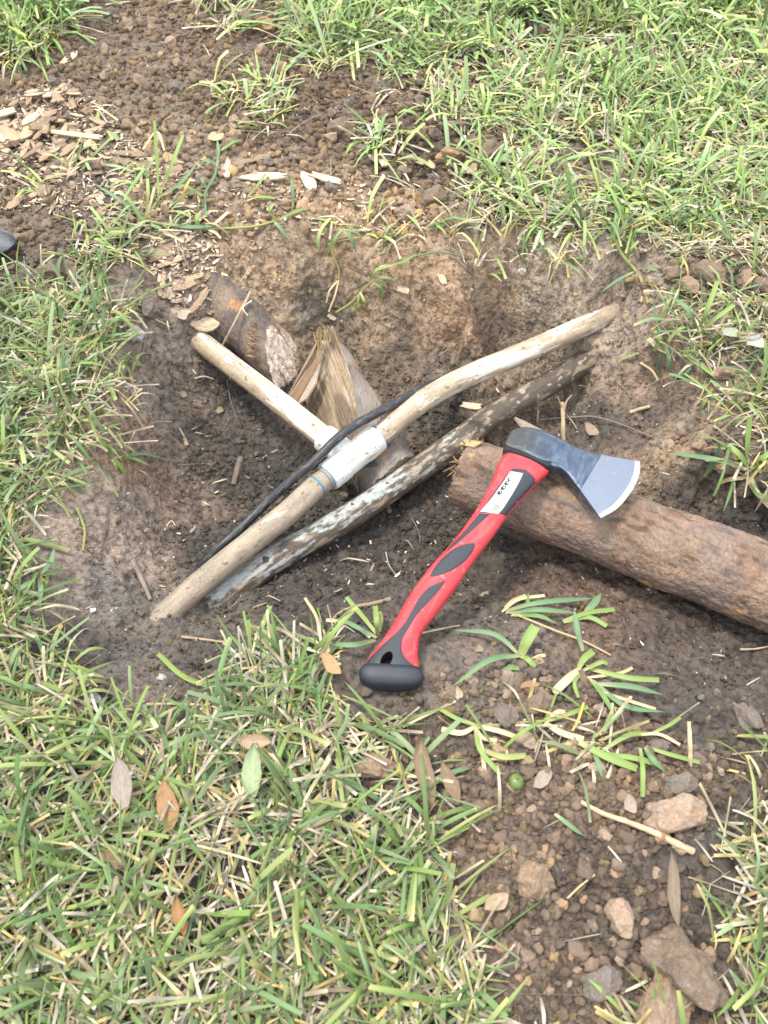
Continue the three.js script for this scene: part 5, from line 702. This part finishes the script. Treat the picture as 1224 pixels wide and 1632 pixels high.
sprig('creeping runner along the back left rim of the pit', [[10, GC, [262, 356, .006], [300, 362, .012], [352, 360, .006]], [11, GB, [318, 366, .006], [314, 350, .016], [316, 340, .018]], [8, SA, [336, 362, .006], [348, 352, .012], [364, 338, .01]], [9, GB, [440, 350, .008], [430, 335, .02], [436, 325, .02]], [9, GC, [436, 352, .008], [448, 366, .01], [460, 382, .004]], [8, GA, [445, 350, .008], [470, 338, .02], [496, 330, .016]], [9, GC, [240, 358, .006], [256, 366, .012], [250, 372, .008]], [10, GB, [230, 352, .006], [195, 372, .012], [150, 384, .006]], [7, GC, [230, 354, .006], [205, 385, .012], [180, 405, .006]], [7, SA, [326, 364, .006], [344, 372, .008], [352, 380, .004]]], [[5, GD, [232, 352, .006], [290, 362, .006], [360, 364, .007], [410, 360, .007], [446, 350, .008]]]);
sprig('upright jointed stem between the tan leaf and the pinkish chip', [[9, GC, [344, 262, .008], [332, 256, .016], [320, 258, .012]], [8, GC, [346, 266, .008], [348, 240, .02], [346, 222, .02]], [8, GC, [330, 300, .006], [324, 290, .014], [321, 282, .012]], [8, GA, [352, 240, .01], [370, 228, .016], [386, 222, .01]]], [[5, GC, [328, 342, .004], [328, 308, .006], [342, 282, .008], [346, 262, .008]]]);
sprig('two short blades right of the pale saw-edged shaving', [[7, GB, [396, 312, .004], [410, 296, .02], [424, 278, .03]], [7, GB, [394, 320, .004], [412, 314, .012], [438, 316, .006]], [8, GC, [467, 330, .004], [466, 305, .02], [464, 280, .03]]]);
sprig('yellow-green jointed stem bending over the right rim of the pit', [[7, GC, [1013, 432, .004], [985, 446, .012], [958, 466, .006]], [8, GC, [1014, 432, .006], [1034, 428, .012], [1052, 434, .008]], [7, GB, [1000, 412, .008], [1006, 396, .02], [1018, 384, .02]]], [[6, GD, [979, 378, .008], [990, 404, .008], [1012, 430, .006], [1022, 446, .006], [1033, 484, .003]]]);
sprig('grass tuft on the right bank with a long thin blade reaching up', [[4, GC, [1056, 546, .006], [1046, 510, .02], [1039, 464, .03]], [9, GB, [1112, 532, .006], [1126, 496, .04], [1143, 448, .06]], [8, GB, [1112, 534, .006], [1140, 508, .04], [1170, 486, .05]], [9, GC, [1108, 524, .006], [1096, 494, .04], [1064, 470, .03]], [10, GB, [1060, 556, .006], [1050, 540, .02], [1042, 528, .02]], [12, SA, [1062, 562, .005], [1048, 554, .014], [1032, 540, .01]], [8, GC, [1052, 600, .005], [1050, 575, .02], [1052, 560, .02]], [9, GC, [1070, 600, .006], [1066, 575, .03], [1060, 545, .03]], [9, GB, [1078, 562, .006], [1105, 575, .02], [1140, 600, .01]], [10, GC, [1072, 602, .005], [1090, 594, .014], [1106, 580, .012]], [6, GD, [1018, 563, .004], [992, 572, .006], [988, 575, .004]], [5, SB, [1048, 606, .004], [1040, 592, .01], [1020, 578, .004]]]);
sprig('grass blades at the right edge above the log', [[10, GB, [1194, 752, .006], [1190, 720, .05], [1194, 664, .08]], [10, GC, [1190, 750, .006], [1150, 735, .03], [1064, 722, .02]], [11, GB, [1196, 752, .006], [1175, 722, .03], [1160, 710, .03]], [10, GB, [1198, 752, .006], [1215, 730, .04], [1240, 716, .04]], [12, SA, [1190, 760, .006], [1205, 785, .012], [1230, 812, .008]], [12, GB, [1196, 762, .006], [1210, 790, .016], [1236, 792, .01]], [9, SA, [1186, 762, .005], [1165, 764, .01], [1150, 770, .005]], [9, GC, [1122, 760, .004], [1140, 730, .02], [1150, 700, .03]]]);
sprig('small green sprig on the smooth left slope of the pit', [[9, GB, [178, 730, .004], [168, 712, .02], [157, 700, .02]], [7, GC, [184, 730, .004], [228, 724, .016], [274, 736, .006]], [8, GB, [180, 731, .004], [192, 742, .010], [200, 756, .004]], [7, GC, [182, 730, .004], [210, 728, .012], [228, 745, .004]], [6, GD, [178, 732, .004], [184, 740, .008], [186, 748, .004]]]);
sprig('bit of green stem stuck to the smooth left slope', [], [[5, GD, [122, 809, .004], [130, 828, .004], [135, 845, .004], [132, 878, .003]]]);
sprig('grass sprig at the left rim with blades spread like a star', [[9, GC, [62, 917, .004], [80, 898, .02], [87, 873, .02]], [9, GC, [62, 917, .004], [66, 940, .016], [63, 970, .006]], [9, GC, [60, 918, .004], [36, 936, .016], [15, 948, .006]], [8, GA, [60, 915, .004], [44, 900, .016], [36, 882, .016]], [8, GA, [64, 917, .004], [84, 912, .012], [102, 908, .006]], [6, YE, [62, 916, .004], [68, 924, .008], [77, 928, .004]]]);
sprig('lone green blade curving onto the front slope of the pit', [[10, GB, [375, 1102, .006], [300, 1082, .02], [252, 1042, .012]], [8, GC, [372, 1104, .006], [345, 1092, .02], [320, 1100, .01]]]);
sprig('two upright green blades at the front rim before the pipes', [[8, GB, [398, 1052, .006], [398, 1020, .04], [396, 988, .06]], [9, GB, [402, 1052, .006], [412, 1015, .04], [431, 966, .07]], [8, GB, [420, 1052, .006], [424, 1030, .03], [426, 1000, .04]], [9, GC, [436, 1054, .006], [444, 1036, .02], [450, 1020, .03]]]);
sprig('bright grass tuft left of the hatchet handle', [[9, GB, [600, 1010, .006], [580, 985, .04], [552, 952, .06]], [10, GB, [602, 1012, .006], [600, 990, .05], [598, 966, .07]], [8, GC, [600, 1016, .006], [570, 1000, .03], [540, 985, .03]], [9, GC, [598, 1020, .006], [560, 1028, .03], [516, 1024, .02]], [7, SA, [590, 1016, .006], [560, 994, .03], [520, 988, .02]], [12, GD, [604, 1006, .006], [606, 990, .03], [603, 976, .04]], [6, SB, [508, 1014, .006], [505, 985, .03], [486, 953, .04]]]);
sprig('short green blade fallen on the front crumb heap', [[8, GC, [884, 1297, .008], [905, 1313, .012], [930, 1332, .006]]]);

// ---------------------------------------------------------------- the shovel whose tip shows at the left edge
{
  const c = groundAt(-13, 408).add(V(0, .016, 0)), o = thing('shovel', 'grey metal shovel blade with only its rounded tip in view at the left edge', 'shovel', c);
  const met = std({ color: new THREE.Color().setRGB(.085, .09, .10), metalness: 0.6, roughness: 0.55, bumpMap: soilBump, bumpScale: 0.0006 });
  const U = [], n = 26; for (let i = 0; i <= n; i++) { const t = i / n, w = 0.058 * Math.pow(Math.max(0, 1 - Math.pow(1 - t, 2.6)), 0.5) + 0.0008, row = []; for (let s = 0; s < 2; s++) for (let j = 0; j <= 14; j++) { const q = (s ? 14 - j : j) / 7 - 1; row.push(V(0.052 - t * 0.26, 0.012 * q * q + 0.012 * t * t + (s ? 0 : 0.002), q * w)); } U.push(row); }
  part(o, 'blade', gridGeo(U, null, true), met);
  part(o, 'socket', twigGeo([V(-.17, .022, 0), V(-.25, .045, 0), V(-.32, .07, 0)], .012, .02, [.4, .4, .42]), met); part(o, 'shaft', twigGeo([V(-.30, .065, 0), V(-.6, .15, 0), V(-.95, .22, 0)], .016, .016, [.4, .28, .16]), twigMat);
}

// ---------------------------------------------------------------- the grass: cut blades and straw (uncountable)
function bladeGeo(seed, bend, tip, tones, width = 0.085) {     // one unit long, rooted at the origin, leaning over towards +z
  const R = rng(seed), n = 6, pos = [], col = [], idx = []; let y = 0, z = 0, a = 0.05, tw = (R() - 0.5) * 0.9, kink = R() < 0.35 ? 2 + Math.floor(R() * 3) : -1;
  for (let i = 0; i <= n; i++) {
    const t = i / n, w = width / 2 * (tip === 'cut' ? (0.62 + 0.42 * Math.sin(t * 2.4)) : (0.55 + 0.5 * Math.sin(t * 2.2)) * (1 - Math.pow(t, 3.2)) + 0.004), tz = tw * t, c = Math.cos(tz), s = Math.sin(tz), sg = tip === 'cut' && i === n ? (R() - 0.5) * 0.03 : 0;
    const ny = -Math.sin(a), nz = Math.cos(a);      // the blade's upper face
    for (const k of [-1, 0, 1]) { const f = k ? 0 : -0.20 * w * 2; pos.push(k * w * c, y + (k * w * s + f) * -ny * -1 + sg * k, z + (k * w * s + f) * nz); const q = tones(t); col.push(q[0], q[1], q[2]); }
    a += bend / n * (0.6 + 0.8 * R()) + (i === kink ? 0.5 : 0); y += Math.cos(a) / n; z += Math.sin(a) / n;
  }
  for (let i = 0; i < n; i++) for (let k = 0; k < 2; k++) { const p = i * 3 + k; idx.push(p, p + 1, p + 4, p, p + 4, p + 3); }
  const g = new THREE.BufferGeometry(); g.setAttribute('position', new THREE.Float32BufferAttribute(pos, 3)); g.setAttribute('color', new THREE.Float32BufferAttribute(col, 3)); g.setIndex(idx); g.computeVertexNormals(); return g;
}
const greenTone = (tipDry) => (t) => { const base = mix3([1.75, 1.25, 1.1], [1, 1, 1], sstep(0, 0.32, t)); return tipDry ? mix3(base, [2.2, 1.5, 1.8], sstep(1 - tipDry, 1, t)) : base; };
const strawTone = (t) => { const k = 0.85 + 0.3 * Math.sin(t * 7); return [k, k, k]; };
const GREEN = [[.115, .18, .055], [.15, .22, .06], [.11, .18, .066], [.13, .195, .088], [.18, .235, .075], [.175, .23, .115], [.215, .245, .095]];
const STRAW = [[.48, .41, .28], [.40, .335, .22], [.54, .48, .36], [.45, .405, .32], [.33, .26, .17], [.46, .39, .24], [.46, .35, .14]];
const greenBlades = [[11, .35, 'cut', 0], [12, .7, 'cut', .1], [13, 1.1, 'cut', 0], [14, 1.5, 'point', .2], [15, .9, 'point', 0], [16, .5, 'cut', .25], [17, 1.9, 'cut', 0], [18, .25, 'point', 0]].map(([s, b, t, d]) => bladeGeo(s, b, t, greenTone(d)));
const strawBlades = [[21, .5, 'cut'], [22, 1.3, 'point'], [23, .9, 'cut'], [24, 2.2, 'cut'], [25, 0.2, 'cut']].map(([s, b, t]) => bladeGeo(s, b, t, strawTone, 0.06));
// where grass stands, as [zone, density 0..1, soft edge in metres, share of straw, length factor]
const LAWN = [
  [[[-400,-400],[118,-400],[118,10],[108,40],[85,66],[50,98],[0,104],[-400,104]], 1, .03, .06, 1.8],
  [[[425,-400],[1700,-400],[1700,60],[900,60],[640,60],[520,105],[455,60]], 1, .05, .12, 1.5],
  [[[560,100],[640,60],[1700,40],[1700,395],[1030,400],[930,395],[800,375],[740,350],[760,250],[700,200],[620,180]], .95, .07, .30, 1.0],
  [[[540,120],[640,150],[740,230],[760,330],[700,380],[640,370],[600,260]], .42, .07, .25, .95],
  [[[520,330],[660,350],[800,365],[930,385],[900,400],[700,385],[560,395]], .5, .03, .3, .9],
  [[[960,350],[1700,380],[1700,430],[1100,420],[1000,410]], .9, .03, .5, .9],
  [[[-400,455],[60,455],[190,470],[215,520],[170,560],[190,610],[215,660],[185,720],[110,745],[70,830],[45,930],[-400,940]], .95, .035, .25, 1.0],
  [[[-400,900],[40,900],[70,960],[90,1040],[130,1080],[140,1140],[210,1175],[300,1160],[360,1110],[400,1050],[470,1040],[560,1020],[590,1100],[640,1150],[660,1230],[690,1330],[735,1440],[770,1560],[800,1700],[-400,2400]], 1, .035, .38, 1.0],
  [[[1050,475],[1700,440],[1700,620],[1090,610],[1060,570]], .7, .04, .4, .95],
  [[[1130,610],[1700,600],[1700,800],[1190,790],[1160,700]], .42, .04, .45, .95],
  [[[1120,1215],[1700,1180],[1700,1330],[1150,1310]], .35, .04, .4, 1.0],
  [[[1150,1300],[1700,1290],[1700,2400],[1190,2400],[1180,1640],[1130,1500],[1140,1380]], .75, .04, .35, 1.0],
  [[[800,1600],[1000,1615],[1180,1600],[1190,2400],[800,2400]], .22, .04, .35, 1.0],
  [[[700,1180],[800,1130],[960,1120],[1090,1190],[950,1210],[820,1220]], .12, .03, .5, .9],
  [[[100,395],[190,350],[330,330],[340,360],[250,410],[200,430],[120,450]], .35, .03, .35, .95],
  [[[60,300],[160,180],[260,180],[300,300],[200,330]], .08, .04, .2, .9],
  [[[340,110],[430,130],[500,180],[440,230],[360,180]], .3, .04, .3, .95],
  [[[300,0],[360,-20],[390,40],[340,60]], .25, .04, .3, 1.1],
].map(([p, d, s, st, l]) => { const z = zone(p); return { z, d, s, st, l, x0: Math.min(...z.map((q) => q[0])) - s, x1: Math.max(...z.map((q) => q[0])) + s, z0: Math.min(...z.map((q) => q[1])) - s, z1: Math.max(...z.map((q) => q[1])) + s }; });
const pitZ = Z.pit;
function lawnAt(x, z) {
  let best = 0, st = 0.3, len = 1;
  for (const L of LAWN) { if (x < L.x0 || x > L.x1 || z < L.z0 || z > L.z1) continue; const d = zoneDist(L.z, x, z) + 0.025 * noise(x * 16, 2, z * 16) + 0.012 * noise(x * 45, 6, z * 45), w = L.d * sstep(-L.s * 0.6, L.s * 0.6, d); if (w > best) { best = w; st = L.st; len = L.l; } }
  if (best === 0 && (Math.abs(x) > 1.05 || z > 0.12 || z < -2.15)) { best = 1; }
  best *= 1 - 0.94 * bareW(x, z);
  return [best, st, len];
}
{
  const R = rng(9), G = greenBlades.map(() => []), S = strawBlades.map(() => []), m = new THREE.Matrix4(), q = new THREE.Quaternion(), q2 = new THREE.Quaternion(), up = V(0, 1, 0), X = V(1, 0, 0);
  const blade = (x, z, len, wid, yaw, lean, list, c, lift = 0) => {
    if (Math.abs(x) < 0.9) for (const f of [0.45, 0.9]) if (kept(x + Math.sin(yaw) * len * f, z + Math.cos(yaw) * len * f)) return;
    q.setFromAxisAngle(up, yaw); q2.setFromAxisAngle(X, lean); q.multiply(q2); m.compose(V(x, H(x, z) + lift, z), q, V(wid / 0.085, len, len)); list.push([m.clone(), c]);
  };
  const clump = (x, z, w, st, lenK) => {
    if (kept(x, z, 0.006)) return; const dry = fbm(x * 3.5, 1, z * 3.5, 3), big = fbm(x * 5 + 9, 4, z * 5, 2), n = 4 + Math.floor(R() * 6), yaw0 = R() * 6.28, upright = 0.25 + 0.9 * R();
    const far = sstep(-1.05, -1.3, z), wk = 1 + 0.25 * far; st += 0.10 * far;  // far lawn: wider blades, more straw, greens painted brighter to stand for sunlight
    const pal = Math.floor(R() * GREEN.length);
    for (let k = 0; k < n; k++) {
      const isS = R() < clamp(st * 1.25 + 0.06 + 0.5 * dry), bx = x + (R() - 0.5) * 0.022, bz = z + (R() - 0.5) * 0.022; if (kept(bx, bz, 0.004)) continue;
      const yaw = yaw0 + (R() < 0.5 ? 0 : Math.PI) + (R() - 0.5) * 1.7;
      if (isS) { const sk = 0.75 + 0.45 * R(), c = STRAW[Math.floor(R() * STRAW.length)].map((v) => v * sk); blade(bx, bz, (0.028 + 0.05 * R()) * lenK, (0.0025 + 0.0035 * R()) * wk, R() * 6.28, 0.75 + 0.75 * R(), S[Math.floor(R() * S.length)], c, 0.002 + 0.018 * R() * R()); }
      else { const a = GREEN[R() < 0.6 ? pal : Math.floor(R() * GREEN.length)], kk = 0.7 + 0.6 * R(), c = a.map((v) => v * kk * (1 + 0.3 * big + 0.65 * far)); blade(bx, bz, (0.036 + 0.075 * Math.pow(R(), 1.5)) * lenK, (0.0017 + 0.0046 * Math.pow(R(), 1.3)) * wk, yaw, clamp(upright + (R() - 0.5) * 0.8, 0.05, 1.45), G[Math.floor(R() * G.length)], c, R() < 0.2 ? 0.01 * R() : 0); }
    }
  };
  const N = 9200; let done = 0, tries = 0;
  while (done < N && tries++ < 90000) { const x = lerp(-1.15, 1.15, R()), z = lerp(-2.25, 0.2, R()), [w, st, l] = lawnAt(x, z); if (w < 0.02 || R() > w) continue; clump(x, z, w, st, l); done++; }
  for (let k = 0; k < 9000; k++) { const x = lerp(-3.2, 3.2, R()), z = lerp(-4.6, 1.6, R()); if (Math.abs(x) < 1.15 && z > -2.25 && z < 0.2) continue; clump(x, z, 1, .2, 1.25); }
  // straw lying flat among the blades and along the bare rims
  for (let k = 0; k < 15000; k++) { const x = lerp(-1.0, 1.0, R()), z = lerp(-2.2, 0.1, R()), [w, st] = lawnAt(x, z); if (R() > w * (0.35 + st) + 0.015 || kept(x, z, 0.022)) continue; const sk = 0.6 + 0.45 * R(), c = STRAW[Math.floor(R() * STRAW.length)].map((v) => v * sk); blade(x, z, 0.02 + 0.05 * R(), 0.002 + 0.003 * R(), R() * 6.28, 1.25 + 0.35 * R(), S[Math.floor(R() * S.length)], c, 0.002 + 0.006 * R()); }
  // fine thatch: hair-thin dry stems curled in among the blades
  for (let k = 0; k < 26000; k++) { const x = lerp(-1.0, 1.0, R()), z = lerp(-2.2, 0.1, R()), [w, st] = lawnAt(x, z); if (R() > w * 0.8 + 0.012 || kept(x, z, 0.022)) continue; const sk = 0.5 + 0.5 * R(), c = STRAW[Math.floor(R() * STRAW.length)].map((v) => v * sk); blade(x, z, 0.02 + 0.06 * R(), 0.0006 + 0.0012 * R(), R() * 6.28, 0.9 + 0.7 * R(), S[Math.floor(R() * S.length)], c, 0.003 + 0.02 * R() * R()); }
  const inst = (name, geo, mat, list, label) => { if (!list.length) return; const o = new THREE.InstancedMesh(geo, mat, list.length), c = new THREE.Color(); list.forEach(([mm4, k], i) => { o.setMatrixAt(i, mm4); o.setColorAt(i, c.setRGB(...k)); }); o.name = numbered(name); o.userData.kind = 'stuff'; o.userData.label = label; o.castShadow = o.receiveShadow = true; scene.add(o); };
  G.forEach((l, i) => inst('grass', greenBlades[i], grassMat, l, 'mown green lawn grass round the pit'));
  S.forEach((l, i) => inst('straw', strawBlades[i], strawMat, l, 'dry tan grass clippings lying in the lawn'));
  console.log('blades', G.reduce((a, l) => a + l.length, 0), 'straw', S.reduce((a, l) => a + l.length, 0));
}

renderer.render(scene, camera);
